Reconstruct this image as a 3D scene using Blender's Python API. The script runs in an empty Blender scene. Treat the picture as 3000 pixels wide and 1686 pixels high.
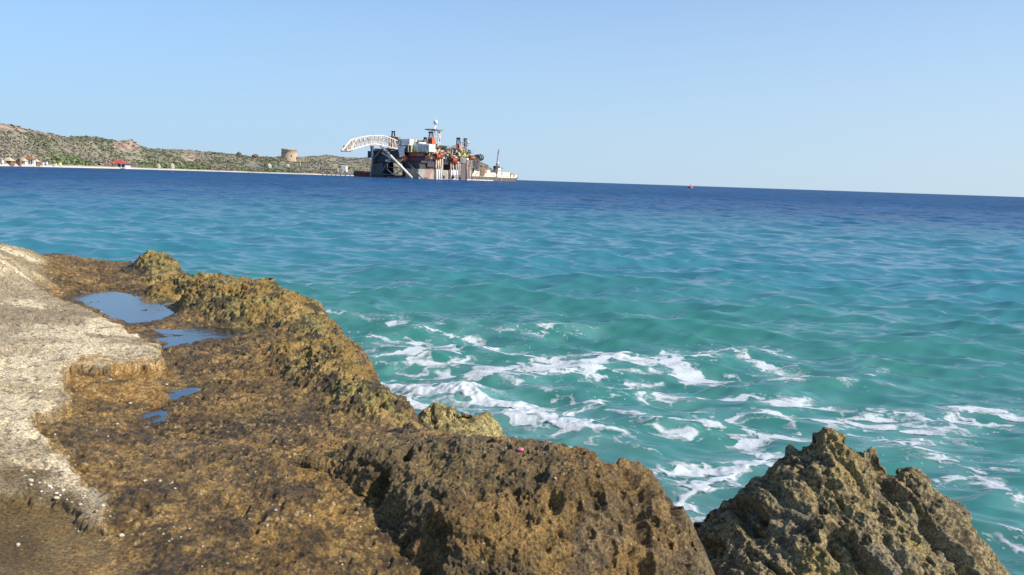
import bpy, math, random
import numpy as np
from mathutils import Vector, Matrix
random.seed(7)
R = math.radians
# ------------------------------------------------------------ camera, world, sun, exposure
CAM_H = 2.5
FPX, CX, CY = 2354.0, 1500.0, 843.0          # focal length and centre in photo pixels (3000 wide)
PITCH, ROLL = R(7.63), R(1.925)
SUN_AZ, SUN_EL = R(108), R(37)               # clockwise from +Y
sc = bpy.context.scene
col = sc.collection
cF = np.array([0, math.cos(PITCH), -math.sin(PITCH)])
U0 = np.array([0, math.sin(PITCH), math.cos(PITCH)]); R0 = np.array([1.0, 0, 0])
cR = math.cos(ROLL)*R0 + math.sin(ROLL)*U0
cU = -math.sin(ROLL)*R0 + math.cos(ROLL)*U0
cam = bpy.data.cameras.new('camera'); camo = bpy.data.objects.new('camera', cam); col.objects.link(camo)
camo.matrix_world = Matrix(((cR[0], cU[0], -cF[0], 0), (cR[1], cU[1], -cF[1], 0), (cR[2], cU[2], -cF[2], CAM_H), (0, 0, 0, 1)))
cam.sensor_width = 36; cam.lens = 36*FPX/3000; cam.clip_start = 0.1; cam.clip_end = 200000
sc.camera = camo
w = bpy.data.worlds.new('World'); sc.world = w; w.use_nodes = True
nt = w.node_tree; bg = nt.nodes['Background']
sky = nt.nodes.new('ShaderNodeTexSky'); sky.sky_type = 'NISHITA'; sky.sun_disc = False
sky.sun_elevation = SUN_EL; sky.sun_rotation = SUN_AZ
sky.altitude = 0; sky.air_density = 1.0; sky.dust_density = 0.1; sky.ozone_density = 8.0
# sea haze towards the horizon: mixes the sky with a pale blue by elevation
geo = nt.nodes.new('ShaderNodeTexCoord'); sx = nt.nodes.new('ShaderNodeSeparateXYZ'); nt.links.new(geo.outputs['Generated'], sx.inputs[0])
mr_ = nt.nodes.new('ShaderNodeMapRange'); mr_.interpolation_type = 'SMOOTHSTEP'; mr_.inputs[1].default_value = -.05; mr_.inputs[2].default_value = .42; mr_.inputs[3].default_value = .92; mr_.inputs[4].default_value = .16
nt.links.new(sx.outputs[2], mr_.inputs[0])
mh = nt.nodes.new('ShaderNodeMix'); mh.data_type = 'RGBA'; nt.links.new(mr_.outputs[0], mh.inputs[0]); nt.links.new(sky.outputs[0], mh.inputs[6])
hz = nt.nodes.new('ShaderNodeMix'); hz.data_type = 'RGBA'; mx_ = nt.nodes.new('ShaderNodeMapRange'); mx_.inputs[1].default_value = -.6; mx_.inputs[2].default_value = .6
nt.links.new(sx.outputs[0], mx_.inputs[0]); nt.links.new(mx_.outputs[0], hz.inputs[0])
hz.inputs[6].default_value = (2.05, 3.15, 4.45, 1); hz.inputs[7].default_value = (3.05, 3.85, 4.6, 1); nt.links.new(hz.outputs[2], mh.inputs[7])
nt.links.new(mh.outputs[2], bg.inputs[0]); bg.inputs[1].default_value = 0.15
sd = bpy.data.lights.new('sun', 'SUN'); sd.energy = 5.0; sd.angle = R(0.5); sd.color = (1.0, 0.92, 0.80)
so = bpy.data.objects.new('sun', sd); col.objects.link(so)
sdir = Vector((math.sin(SUN_AZ)*math.cos(SUN_EL), math.cos(SUN_AZ)*math.cos(SUN_EL), math.sin(SUN_EL)))
so.rotation_euler = sdir.to_track_quat('Z', 'Y').to_euler(); so.location = (20, -10, 30)
sc.view_settings.view_transform = 'Standard'; sc.view_settings.look = 'None'
sc.view_settings.exposure = 0.3; sc.view_settings.gamma = 1.0
# ------------------------------------------------------------ helpers
def ray(px, py):
    return cF*FPX + (px-CX)*cR - (py-CY)*cU
def at_z(px, py, z=0.0):                      # point of height z seen at a photo pixel
    d = ray(px, py); t = (z-CAM_H)/d[2]; return np.array([d[0]*t, d[1]*t, z])
def at_y(px, py, y):                          # point at distance y seen at a photo pixel
    d = ray(px, py); t = y/d[1]; return np.array([d[0]*t, y, CAM_H+d[2]*t])
def tag(o, label=None, cat=None, group=None, kind=None):
    if label: o['label'] = label
    if cat: o['category'] = cat
    if group: o['group'] = group
    if kind: o['kind'] = kind
    return o
def empty(name, loc, label=None, cat=None, group=None):
    o = bpy.data.objects.new(name, None); col.objects.link(o); o.location = loc; o.empty_display_size = .1
    return tag(o, label, cat, group)
def grid_mesh(name, P, mat, keep=None, colr=None, attrs=None, smooth=True):
    """P: (rows, cols, 3) array of points -> mesh object; keep: bool mask of faces."""
    n, m = P.shape[:2]
    i = np.arange(n*m).reshape(n, m)
    q = np.stack([i[:-1, :-1], i[:-1, 1:], i[1:, 1:], i[1:, :-1]], -1)
    q = q[keep] if keep is not None else q.reshape(-1, 4)
    used = np.zeros(n*m, bool); used[q.ravel()] = True
    idx = np.cumsum(used)-1; q = idx[q]
    V = P.reshape(-1, 3)[used]
    me = bpy.data.meshes.new(name)
    me.vertices.add(len(V)); me.vertices.foreach_set('co', V.astype(np.float32).ravel())
    me.loops.add(q.size); me.loops.foreach_set('vertex_index', q.astype(np.int32).ravel())
    me.polygons.add(len(q)); me.polygons.foreach_set('loop_start', np.arange(0, q.size, 4, dtype=np.int32))
    me.update(calc_edges=True)
    me.polygons.foreach_set('use_smooth', np.full(len(q), smooth)); 
    if colr is not None:
        a = me.color_attributes.new('Col', 'FLOAT_COLOR', 'POINT')
        c = np.ones((len(V), 4), np.float32); c[:, :3] = colr.reshape(-1, 3)[used]; a.data.foreach_set('color', c.ravel())
    for k, v in (attrs or {}).items():
        a = me.attributes.new(k, 'FLOAT', 'POINT'); a.data.foreach_set('value', v.reshape(-1)[used].astype(np.float32))
    me.materials.append(mat)
    o = bpy.data.objects.new(name, me); col.objects.link(o); return o
# numpy noise ----------------------------------------------------
def h3(x, y, z, s):
    h = (x*np.uint32(374761393) + y*np.uint32(668265263) + z*np.uint32(2147483647) + np.uint32(s*974711 & 0xffffffff)).astype(np.uint32)
    h = (h ^ (h >> np.uint32(13)))*np.uint32(1274126177)
    h ^= h >> np.uint32(16)
    return h.astype(np.float32)*np.float32(1/4294967295.0)
def vn(P, scale, s=0):                        # value noise 0..1 ; P (...,2|3)
    Q = np.asarray(P, np.float32)/np.float32(scale) + np.float32(1000)
    x, y = Q[..., 0], Q[..., 1]
    fx, fy = np.floor(x), np.floor(y)
    ix, iy = fx.astype(np.uint32), fy.astype(np.uint32); u, v = x-fx, y-fy
    u = u*u*u*(u*(u*6-15)+10); v = v*v*v*(v*(v*6-15)+10)
    o = np.uint32(1)
    if Q.shape[-1] == 2:
        iz = np.uint32(0)
        a = h3(ix, iy, iz, s); b = h3(ix+o, iy, iz, s); c = h3(ix, iy+o, iz, s); d = h3(ix+o, iy+o, iz, s)
        return (a+(b-a)*u) + ((c+(d-c)*u) - (a+(b-a)*u))*v
    z = Q[..., 2]; fz = np.floor(z); iz = fz.astype(np.uint32); t = z-fz; t = t*t*t*(t*(t*6-15)+10)
    r = []
    for k in (iz, iz+o):
        a = h3(ix, iy, k, s); b = h3(ix+o, iy, k, s); c = h3(ix, iy+o, k, s); d = h3(ix+o, iy+o, k, s)
        a = a+(b-a)*u; c = c+(d-c)*u; r.append(a+(c-a)*v)
    return r[0]+(r[1]-r[0])*t
def fbm(P, scale, oct=3, s=0, g=.5):
    t = 0; a = 1; n = 0
    for k in range(oct):
        t = t+a*vn(P, scale/2**k, s+k*17); n += a; a *= g
    return t/n
def sstep(a, b, x):
    t = np.clip((x-a)/(b-a), 0, 1); return t*t*(3-2*t)
def lerp(a, b, t): return a+(b-a)*t
def tps(pts):                                 # thin plate spline z(x,y)
    pts = np.array(pts, float); X = pts[:, :2]; n = len(X)
    def U(r2): return .5*r2*np.log(r2+1e-9)
    K = U(((X[:, None]-X[None])**2).sum(-1)) + np.eye(n)*1e-3
    A = np.zeros((n+3, n+3)); A[:n, :n] = K; A[:n, n] = 1; A[:n, n+1:] = X; A[n:, :n] = A[:n, n:].T
    wv = np.linalg.solve(A, np.concatenate([pts[:, 2], [0, 0, 0]]))
    def f(x, y):
        z = wv[n]+wv[n+1]*x+wv[n+2]*y
        for k in range(n): z = z+wv[k]*U((x-X[k, 0])**2+(y-X[k, 1])**2)
        return z
    return f
def poly_dist(x, y, poly, closed=True):       # unsigned distance, nearest point, inside
    best = np.full(x.shape, 1e18); qx = np.zeros(x.shape); qy = np.zeros(x.shape); ins = np.zeros(x.shape, bool)
    n = len(poly)
    for k in range(n if closed else n-1):
        ax, ay = poly[k][:2]; bx, by = poly[(k+1) % n][:2]
        dx, dy = bx-ax, by-ay; t = np.clip(((x-ax)*dx+(y-ay)*dy)/(dx*dx+dy*dy+1e-12), 0, 1)
        px, py = ax+t*dx, ay+t*dy; d = (x-px)**2+(y-py)**2; m = d < best
        best[m] = d[m]; qx[m] = px[m]; qy[m] = py[m]
        if closed and ay != by:
            c = ((ay > y) != (by > y)) & (x < (bx-ax)*(y-ay)/(by-ay)+ax); ins ^= c
    return np.sqrt(best), qx, qy, ins
def smask(X, Y, pix, z, soft, warp=None):     # soft mask of a patch drawn on the ground (photo pixels projected onto height z)
    poly = [at_z(a, b, z) for a, b in pix]
    d, _, _, ins = poly_dist(X if warp is None else X+warp[0], Y if warp is None else Y+warp[1], poly)
    return sstep(-soft, soft, np.where(ins, d, -d))
# materials ------------------------------------------------------
def mat_new(name):
    m = bpy.data.materials.new(name); m.use_nodes = True
    n = m.node_tree; p = n.nodes['Principled BSDF']; return m, n, p
_mc = {}
def paint(name, rgb, rough=.55, rust=0.0, metal=0.0, scale=.5, rc=(.18, .07, .03)):
    """procedural paint with grime / rust patches"""
    if name in _mc: return _mc[name]
    m, n, p = mat_new(name); N = n.nodes.new; L = n.links.new
    tc = N('ShaderNodeTexCoord'); no = N('ShaderNodeTexNoise'); no.inputs['Scale'].default_value = scale; no.inputs['Detail'].default_value = 5
    L(tc.outputs['Object'], no.inputs['Vector'])
    r = N('ShaderNodeValToRGB'); e = r.color_ramp.elements
    e[0].position = .35; e[0].color = tuple(c*.75 for c in rgb)+(1,); e[1].position = .62; e[1].color = tuple(min(1, c*1.08) for c in rgb)+(1,)
    L(no.outputs[0], r.inputs[0])
    if rust > 0:
        n2 = N('ShaderNodeTexNoise'); n2.inputs['Scale'].default_value = scale*.7; n2.inputs['Detail'].default_value = 6
        mp = N('ShaderNodeMapping'); mp.inputs['Scale'].default_value = (1, 1, .35); L(tc.outputs['Object'], mp.inputs[0]); L(mp.outputs[0], n2.inputs['Vector'])
        r2 = N('ShaderNodeValToRGB'); r2.color_ramp.elements[0].position = .62-.25*rust; r2.color_ramp.elements[1].position = .72-.2*rust
        mx = N('ShaderNodeMix'); mx.data_type = 'RGBA'; L(n2.outputs[0], r2.inputs[0]); L(r2.outputs[0], mx.inputs[0]); L(r.outputs[0], mx.inputs[6]); mx.inputs[7].default_value = rc+(1,)
        L(mx.outputs[2], p.inputs['Base Color'])
    else: L(r.outputs[0], p.inputs['Base Color'])
    p.inputs['Roughness'].default_value = rough; p.inputs['Metallic'].default_value = metal
    _mc[name] = m; return m
class MB:                                     # collects shapes into one mesh
    def __init__(s): s.v = []; s.f = []
    def add(s, vs, fs):
        b = len(s.v); s.v += [tuple(map(float, v)) for v in vs]; s.f += [tuple(b+i for i in f) for f in fs]
    def hexa(s, c8): s.add(c8, [(0, 3, 2, 1), (4, 5, 6, 7), (0, 1, 5, 4), (1, 2, 6, 5), (2, 3, 7, 6), (3, 0, 4, 7)])
    def box(s, x0, x1, y0, y1, z0, z1): s.hexa([(x0, y0, z0), (x1, y0, z0), (x1, y1, z0), (x0, y1, z0), (x0, y0, z1), (x1, y0, z1), (x1, y1, z1), (x0, y1, z1)])
    def frust(s, x0, x1, y0, y1, z0, z1, ix, iy):
        s.hexa([(x0, y0, z0), (x1, y0, z0), (x1, y1, z0), (x0, y1, z0), (x0+ix, y0+iy, z1), (x1-ix, y0+iy, z1), (x1-ix, y1-iy, z1), (x0+ix, y1-iy, z1)])
    def tube(s, a, b, r, r2=None, n=8):
        a = Vector(a); b = Vector(b); d = (b-a); r2 = r if r2 is None else r2
        if d.length < 1e-6: return
        q = d.to_track_quat('Z', 'Y'); vs = []
        for p, rr in ((a, r), (b, r2)):
            for k in range(n):
                t = 2*math.pi*k/n; vs.append(p+q @ Vector((rr*math.cos(t), rr*math.sin(t), 0)))
        fs = [(k, (k+1) % n, n+(k+1) % n, n+k) for k in range(n)] + [tuple(range(n-1, -1, -1)), tuple(range(n, 2*n))]
        s.add(vs, fs)
    def sphere(s, c, r, n=12, sz=1.0):
        vs = []; fs = []
        for i in range(n+1):
            for k in range(2*n):
                a = math.pi*i/n; b = math.pi*k/n
                vs.append((c[0]+r*math.sin(a)*math.cos(b), c[1]+r*math.sin(a)*math.sin(b), c[2]+r*sz*math.cos(a)))
        for i in range(n):
            for k in range(2*n):
                fs.append((i*2*n+k, i*2*n+(k+1) % (2*n), (i+1)*2*n+(k+1) % (2*n), (i+1)*2*n+k))
        s.add(vs, fs)
    def lathe(s, c, prof, n=24):
        vs = []; fs = []
        for r, z in prof:
            for k in range(n): vs.append((c[0]+r*math.cos(2*math.pi*k/n), c[1]+r*math.sin(2*math.pi*k/n), c[2]+z))
        for i in range(len(prof)-1):
            for k in range(n): fs.append((i*n+k, i*n+(k+1) % n, (i+1)*n+(k+1) % n, (i+1)*n+k))
        s.add(vs, fs)
    def build(s, name, mat, parent=None, smooth=False):
        us = sorted({i for f in s.f for i in f}); ix = {v: k for k, v in enumerate(us)}
        me = bpy.data.meshes.new(name); me.from_pydata([s.v[i] for i in us], [], [tuple(ix[i] for i in f) for f in s.f]); me.update()
        me.materials.append(mat)
        if smooth: me.polygons.foreach_set('use_smooth', np.full(len(me.polygons), True))
        o = bpy.data.objects.new(name, me); col.objects.link(o)
        if parent: o.parent = parent; o.matrix_parent_inverse = Matrix.Translation(parent.location).inverted() @ Matrix.Identity(4) if not getattr(s, 'local', False) else Matrix.Identity(4)
        return o
# ------------------------------------------------------------ sea
rng = np.random.RandomState(11)
WV = []
for k in range(110):
    lam = .16*(8/.16)**(k/109.0)*rng.uniform(.93, 1.07)
    th = R(-90-8)+rng.normal(0, .55)               # travels towards the shore
    st = .0225*(.6 if lam > 4.5 else 1.2 if lam > 1.5 else 1.65 if lam > .4 else 1.5)
    WV.append((lam, math.cos(th), math.sin(th), st*lam/(2*math.pi)*rng.uniform(.6, 1.5), rng.uniform(0, 6.28)))
SURF = [(at_z(a, b), wd, h) for a, b, wd, h in ((1153, 1121, .3, .03), (1238, 1144, .35, .05), (1355, 1164, .35, .09), (1432, 1187, .35, .07), (1510, 1206, .35, .06), (1588, 1237, .35, .05), (1696, 1262, .3, .03), (1740, 1190, .15, .04))]
DR = .0040
def sea_disp(X, Y):
    r = np.sqrt(X*X+Y*Y); dz = np.zeros_like(X); dx = np.zeros_like(X); dy = np.zeros_like(X)
    gust = .75+.5*vn(np.stack([X, Y], -1), 6.0, 3)
    for lam, cx, cy, a, ph in WV:
        k = 2*math.pi/lam
        amp = a*np.clip(lam/(r*DR*2.5)-1, 0, 1)*gust
        if lam > 2.5: amp = amp*lerp(.55, 1, sstep(5, 25, r))
        t = k*(cx*X+cy*Y)+ph; c = np.cos(t); s = np.sin(t)
        dz += amp*c; dx -= amp*.8*cx*s; dy -= amp*.8*cy*s
    for p, wd, h in SURF:
        q = (X-p[0])**2/(wd*1.3)**2+(Y-p[1])**2/(wd*.7)**2
        dz += h*np.exp(-q)*(.5+fbm(np.stack([X, Y], -1), .16, 3, 9))
    return dx, dy, dz
th = np.concatenate([np.linspace(R(-75), R(-40), 40)[:-1], np.linspace(R(-40), R(40), 900), np.linspace(R(40), R(75), 40)[1:]])
rr = 3.2*np.exp(np.arange(0, math.log(420/3.2), DR)); rr = np.concatenate([rr, 420*np.exp(np.linspace(.02, math.log(60000/420), 60))])
T, RR_ = np.meshgrid(th, rr); X = RR_*np.sin(T); Y = RR_*np.cos(T)
dx, dy, dz = sea_disp(X, Y)
# water colour = depth and sea bed, plus painted wave shading far out: pale sand shelf near the coast, deep blue further out
n1 = fbm(np.stack([X, Y], -1), 9, 3, 21); n2 = fbm(np.stack([X*.25, Y], -1), 14, 3, 22)
rw = RR_*(1+.35*(n2-.5)) + X*.12
turq = np.array([.040, .180, .155]); mid = np.array([.040, .185, .230]); deep = np.array([.012, .068, .175]); shore = np.array([.030, .105, .105])
c = turq + (mid-turq)*sstep(11, 30, rw)[..., None]
c = c + (deep-c)*sstep(22, 115, rw)[..., None]
nearc = sstep(9.2, 5.6, RR_+X*.35+1.6*(n1-.5))
c = c + (shore*(.65+.7*n1[..., None])-c)*(.9*nearc)[..., None]
wave_shade = .6*fbm(np.stack([X*1.5, Y*.35], -1), 3.0, 3, 23)+.4*fbm(np.stack([X*.4, Y*.06], -1), 3.0, 3, 24)  # streaks that paint the shading of distant wave crests into the colour
c = c*(1+(1.3*(wave_shade-.5))*sstep(60, 140, RR_))[..., None]
m, n, p = mat_new('sea_water'); N = n.nodes.new; L = n.links.new
n.nodes.remove(p); out_ = n.nodes['Material Output']
va = N('ShaderNodeVertexColor'); va.layer_name = 'Col'; df = N('ShaderNodeBsdfDiffuse'); L(va.outputs[0], df.inputs[0])
gl = N('ShaderNodeBsdfGlossy'); gl.inputs['Roughness'].default_value = .08; fr_ = N('ShaderNodeFresnel'); fr_.inputs[0].default_value = 1.33
at_ = N('ShaderNodeAttribute'); at_.attribute_name = 'spec'; mn = N('ShaderNodeMath'); mn.operation = 'MINIMUM'; L(fr_.outputs[0], mn.inputs[0]); L(at_.outputs['Fac'], mn.inputs[1])
ms0 = N('ShaderNodeMixShader'); L(mn.outputs[0], ms0.inputs[0]); L(df.outputs[0], ms0.inputs[1]); L(gl.outputs[0], ms0.inputs[2]); L(ms0.outputs[0], out_.inputs[0])
tc = N('ShaderNodeTexCoord')
def bumpn(scale, det, strength, dist, prev=None, stretch=(1, 1, 1)):
    mp = N('ShaderNodeMapping'); mp.inputs['Scale'].default_value = stretch; L(tc.outputs['Object'], mp.inputs[0])
    no = N('ShaderNodeTexNoise'); no.inputs['Scale'].default_value = scale; no.inputs['Detail'].default_value = det; L(mp.outputs[0], no.inputs['Vector'])
    b = N('ShaderNodeBump'); b.inputs['Strength'].default_value = strength; b.inputs['Distance'].default_value = dist; L(no.outputs[0], b.inputs['Height'])
    if prev: L(prev.outputs[0], b.inputs['Normal'])
    return b
b1 = bumpn(.9, 5, 1.0, .38, None, (.45, 1.1, 1)); b2 = bumpn(8, 2, .5, .010, b1, (.6, 1.3, 1))
af = N('ShaderNodeAttribute'); af.attribute_name = 'far'; L(af.outputs['Fac'], b1.inputs['Strength']); [L(b2.outputs[0], q_) for q_ in (df.inputs['Normal'], gl.inputs['Normal'], fr_.inputs['Normal'])]
sea_mat = m
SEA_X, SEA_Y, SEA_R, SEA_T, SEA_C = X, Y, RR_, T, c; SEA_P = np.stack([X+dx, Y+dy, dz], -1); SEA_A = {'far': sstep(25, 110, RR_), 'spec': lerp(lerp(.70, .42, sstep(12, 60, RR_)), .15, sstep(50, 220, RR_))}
# foam -----------------------------------------------------------
ST = [  # photo pixels of each foam streak, half width in metres, density
 ([(897,840),(970,840)],.14,.8),([(1036,853),(1083,851)],.12,.7),([(1114,861),(1160,845),(1200,828)],.08,.5),([(916,896),(1005,892)],.13,.7),([(932,919),(1000,922),(1079,927)],.2,.95),
 ([(960,925),(1052,946),(1180,962)],.12,.7),([(1056,1032),(1120,1034),(1192,1032)],.16,1.1),([(1067,1028),(1133,1012),(1210,1006),(1289,997)],.12,1),
 ([(1230,981),(1289,985),(1351,981),(1432,997)],.11,.9),([(1277,973),(1308,960),(1355,962),(1417,973)],.08,.8),([(1269,1028),(1335,1012),(1432,1020)],.15,1.1),
 ([(1327,993),(1316,1047),(1393,1067),(1471,1082)],.08,.8),([(1296,1078),(1393,1098),(1487,1094),(1525,1078)],.11,1),([(1471,981),(1560,985),(1607,973)],.11,.9),
 ([(1549,1094),(1611,1071),(1673,1051),(1782,1047),(1848,1059)],.13,1.1),([(1685,1094),(1743,1085),(1789,1060)],.16,1),([(1704,1105),(1758,1133),(1820,1148)],.09,.9),
 ([(1490,1105),(1588,1156),(1646,1183),(1700,1190)],.09,.9),([(1549,1121),(1588,1148),(1622,1171)],.06,.8),
 ([(1165,1125),(1238,1146),(1355,1166),(1432,1190),(1510,1210),(1588,1240),(1696,1268)],.20,1.4),([(1200,1160),(1210,1190),(1235,1212)],.14,1.4),([(1500,1220),(1560,1255),(1640,1270)],.13,1.2),
 ([(1603,1241),(1665,1214),(1710,1205),(1754,1183)],.07,1.2),([(1642,985),(1704,981)],.1,.8),([(1063,1055),(1118,1063)],.09,.9),([(1780,900),(1830,905)],.1,.5),([(1480,925),(1540,935)],.1,.5),
 ([(1894,1079),(1983,1079),(2072,1084)],.1,1),([(2002,1023),(1997,1060),(1985,1078)],.1,.9),([(2053,1042),(2124,1037),(2222,1060),(2330,1075)],.13,1.1),([(2222,1013),(2283,1032),(2349,1042)],.06,.8),
 ([(2237,1089),(2227,1060)],.07,1),([(1800,1060),(1860,1064),(1941,1058)],.12,.9),([(2316,1103),(2401,1093),(2457,1098)],.1,.95),([(2551,1107),(2621,1079)],.09,.9),([(2570,1107),(2607,1117)],.07,.8),
 ([(1861,1117),(1922,1145),(1945,1168)],.09,.9),([(1805,1173),(1988,1164),(2176,1154),(2293,1154),(2410,1145)],.08,.85),([(2307,1182),(2406,1178),(2481,1197),(2542,1215),(2621,1211)],.1,1),
 ([(2560,1192),(2621,1215),(2734,1229)],.07,.9),([(2790,1187),(2833,1229),(2861,1248),(2767,1267),(2730,1248)],.09,1.15),([(2762,1229),(2894,1234)],.07,1),([(2852,1201),(2900,1222),(2950,1239)],.06,1),
 ([(2931,1206),(2965,1215),(3010,1222)],.09,1.3),([(2410,1239),(2504,1239),(2612,1244)],.07,1),([(2035,1211),(2063,1248),(2119,1267),(2185,1290)],.11,1.15),([(2063,1225),(2125,1218),(2185,1220),(2190,1248)],.06,.95),
 ([(1955,1229),(2007,1248),(2063,1258)],.09,1),([(1800,1197),(1870,1229),(1941,1248),(2016,1272)],.05,.95),([(2176,1272),(2269,1281),(2340,1281)],.08,1),([(2204,1220),(2260,1211),(2298,1258)],.06,.9),
 ([(2532,1267),(2598,1300),(2683,1300),(2748,1272)],.09,1.1),([(2767,1267),(2810,1285),(2856,1298)],.05,.9),([(2636,1314),(2715,1337),(2767,1375),(2833,1380)],.05,.95),([(2777,1408),(2856,1413),(2927,1440),(3000,1480)],.04,1),
 ([(2885,1375),(2960,1366),(3010,1372)],.06,1),([(1950,1371),(2040,1367),(2154,1371),(2215,1354),(2268,1330)],.09,1.25),([(2089,1379),(2056,1436),(2032,1470),(2040,1510)],.11,1.35),([(2093,1407),(2146,1428),(2180,1430)],.05,1),
 ([(2725,1326),(2757,1367),(2847,1407),(2949,1456),(3000,1473)],.04,1.1),([(2749,1399),(2847,1411)],.03,.9),([(2920,1599),(2960,1612),(2994,1631)],.03,1),([(2953,1570),(3010,1586)],.025,1),([(2227,1309),(2276,1322)],.05,1),
 ([(2600,733),(2612,731)],.35,1.0),([(1768,708),(1812,712)],.4,.8),([(2970,775),(3000,778)],.3,.7),([(2530,745),(2545,744)],.3,.7)]
def stroke_field(X, Y, k):
    f = np.zeros_like(X)
    for pts, wd, dn in ST:
        q = [at_z(a, b) for a, b in pts]; d, _, _, _ = poly_dist(X, Y, q, closed=False); f = np.maximum(f, dn*np.exp(-(d/(wd*k+.1))**2))
    return f
sel = (SEA_R < 16) & (np.abs(SEA_T) < R(38))
sx_, sy_ = SEA_X[sel], SEA_Y[sel]; sp2 = np.stack([sx_, sy_], -1)
wa = (fbm(sp2, .5, 3, 31)-.5)*.6
ff = np.zeros_like(SEA_R); ff[sel] = stroke_field(sx_+wa, sy_+wa*.6, 3.0)*sstep(.25, .7, fbm(sp2, .35, 3, 92))
SEA_C += (np.array([.16, .33, .31])-SEA_C)*(.45*ff)[..., None]
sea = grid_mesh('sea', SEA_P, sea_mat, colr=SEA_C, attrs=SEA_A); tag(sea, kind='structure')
tf = np.arange(R(-20), R(34.5), .00125); rf = 4.2*np.exp(np.arange(0, math.log(27/4.2), .0021))
T, RF = np.meshgrid(tf, rf); X = RF*np.sin(T); Y = RF*np.cos(T)
P2 = np.stack([X, Y], -1)
wx = (fbm(P2, .5, 4, 31)-.5)*.55+(vn(P2, .11, 35)-.5)*.09; wy = (fbm(P2, .45, 4, 41)-.5)*.42+(vn(P2, .1, 45)-.5)*.08
fo = np.zeros_like(X); foW = np.zeros_like(X)
for pts, wd, dn in ST:
    q = [at_z(a, b) for a, b in pts]
    xs = [k[0] for k in q]; ys = [k[1] for k in q]; pad = wd*5+.6
    mk = (X > min(xs)-pad) & (X < max(xs)+pad) & (Y > min(ys)-pad) & (Y < max(ys)+pad)
    if not mk.any(): continue
    d, _, _, _ = poly_dist((X+wx)[mk], (Y+wy)[mk], q, closed=False)
    fo[mk] = np.maximum(fo[mk], dn*np.exp(-(d/(wd*1.25))**2)); foW[mk] = np.maximum(foW[mk], dn*np.exp(-(d/(wd*3.6+.1))**2))
Q2 = P2*np.array([.62, 1.0]) + np.stack([wx, wy], -1)*.8
rd = lambda sc_, sd_: 1-np.abs(2*fbm(Q2, sc_, 3, sd_)-1)*1.6
w1 = np.clip(rd(.62, 51), 0, 1)**2.2; w2 = np.clip(rd(.27, 52), 0, 1)**2.0; cell = fbm(Q2, .075, 3, 55)
wide = np.clip(foW, 0, 1); zone = sstep(15.5, 11, RF)*sstep(.44, .62, fbm(P2, 2.2, 2, 61))
hole = sstep(.50, .66, fbm(Q2, .12, 3, 91))
F = fo*.36 + wide*(.44*w1+.36*w2) + .52*zone*w1*w2 + .34*(cell-.5)*(wide+.4*zone) - .40*hole*wide*sstep(1.4, 1.0, fo)
F += np.clip(fo-1.1, 0, 1)*1.2
speck = (vn(P2, .045, 71) > .88)*sstep(.5, .6, vn(P2, .6, 72)); F = np.maximum(F, speck*.5*sstep(.15, .4, wide+.5*zone))
thr = .262
mk = F > thr
kf = mk[:-1, :-1] | mk[1:, 1:]
dx, dy, dz = sea_disp(X, Y)
puff = .004+.05*np.clip(fo-.9, 0, .5)*(vn(P2, .07, 81))
m, n, p = mat_new('sea_foam_white'); N = n.nodes.new; L = n.links.new
at = N('ShaderNodeAttribute'); at.attribute_name = 'dens'; tc = N('ShaderNodeTexCoord')
no = N('ShaderNodeTexNoise'); no.inputs['Scale'].default_value = 22; no.inputs['Detail'].default_value = 4; L(tc.outputs['Object'], no.inputs['Vector'])
ad = N('ShaderNodeMath'); ad.operation = 'MULTIPLY_ADD'; L(no.outputs[0], ad.inputs[0]); ad.inputs[1].default_value = .5; L(at.outputs['Fac'], ad.inputs[2])
mr = N('ShaderNodeMapRange'); mr.inputs[1].default_value = .58; mr.inputs[2].default_value = .92; mr.inputs[3].default_value = .0; mr.inputs[4].default_value = .88; L(ad.outputs[0], mr.inputs[0]); L(mr.outputs[0], p.inputs['Alpha'])
p.inputs['Base Color'].default_value = (.58, .62, .63, 1); p.inputs['Roughness'].default_value = .7
bp = N('ShaderNodeBump'); bp.inputs['Strength'].default_value = .5; bp.inputs['Distance'].default_value = .02; L(no.outputs[0], bp.inputs['Height']); L(bp.outputs[0], p.inputs['Normal'])
foam = grid_mesh('sea_foam', np.stack([X+dx, Y+dy, dz+puff], -1), m, keep=kf, attrs={'dens': F})
tag(foam, 'white lacy surf foam streaks floating on the turquoise water beside the rocks', 'foam', kind='stuff')
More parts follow.
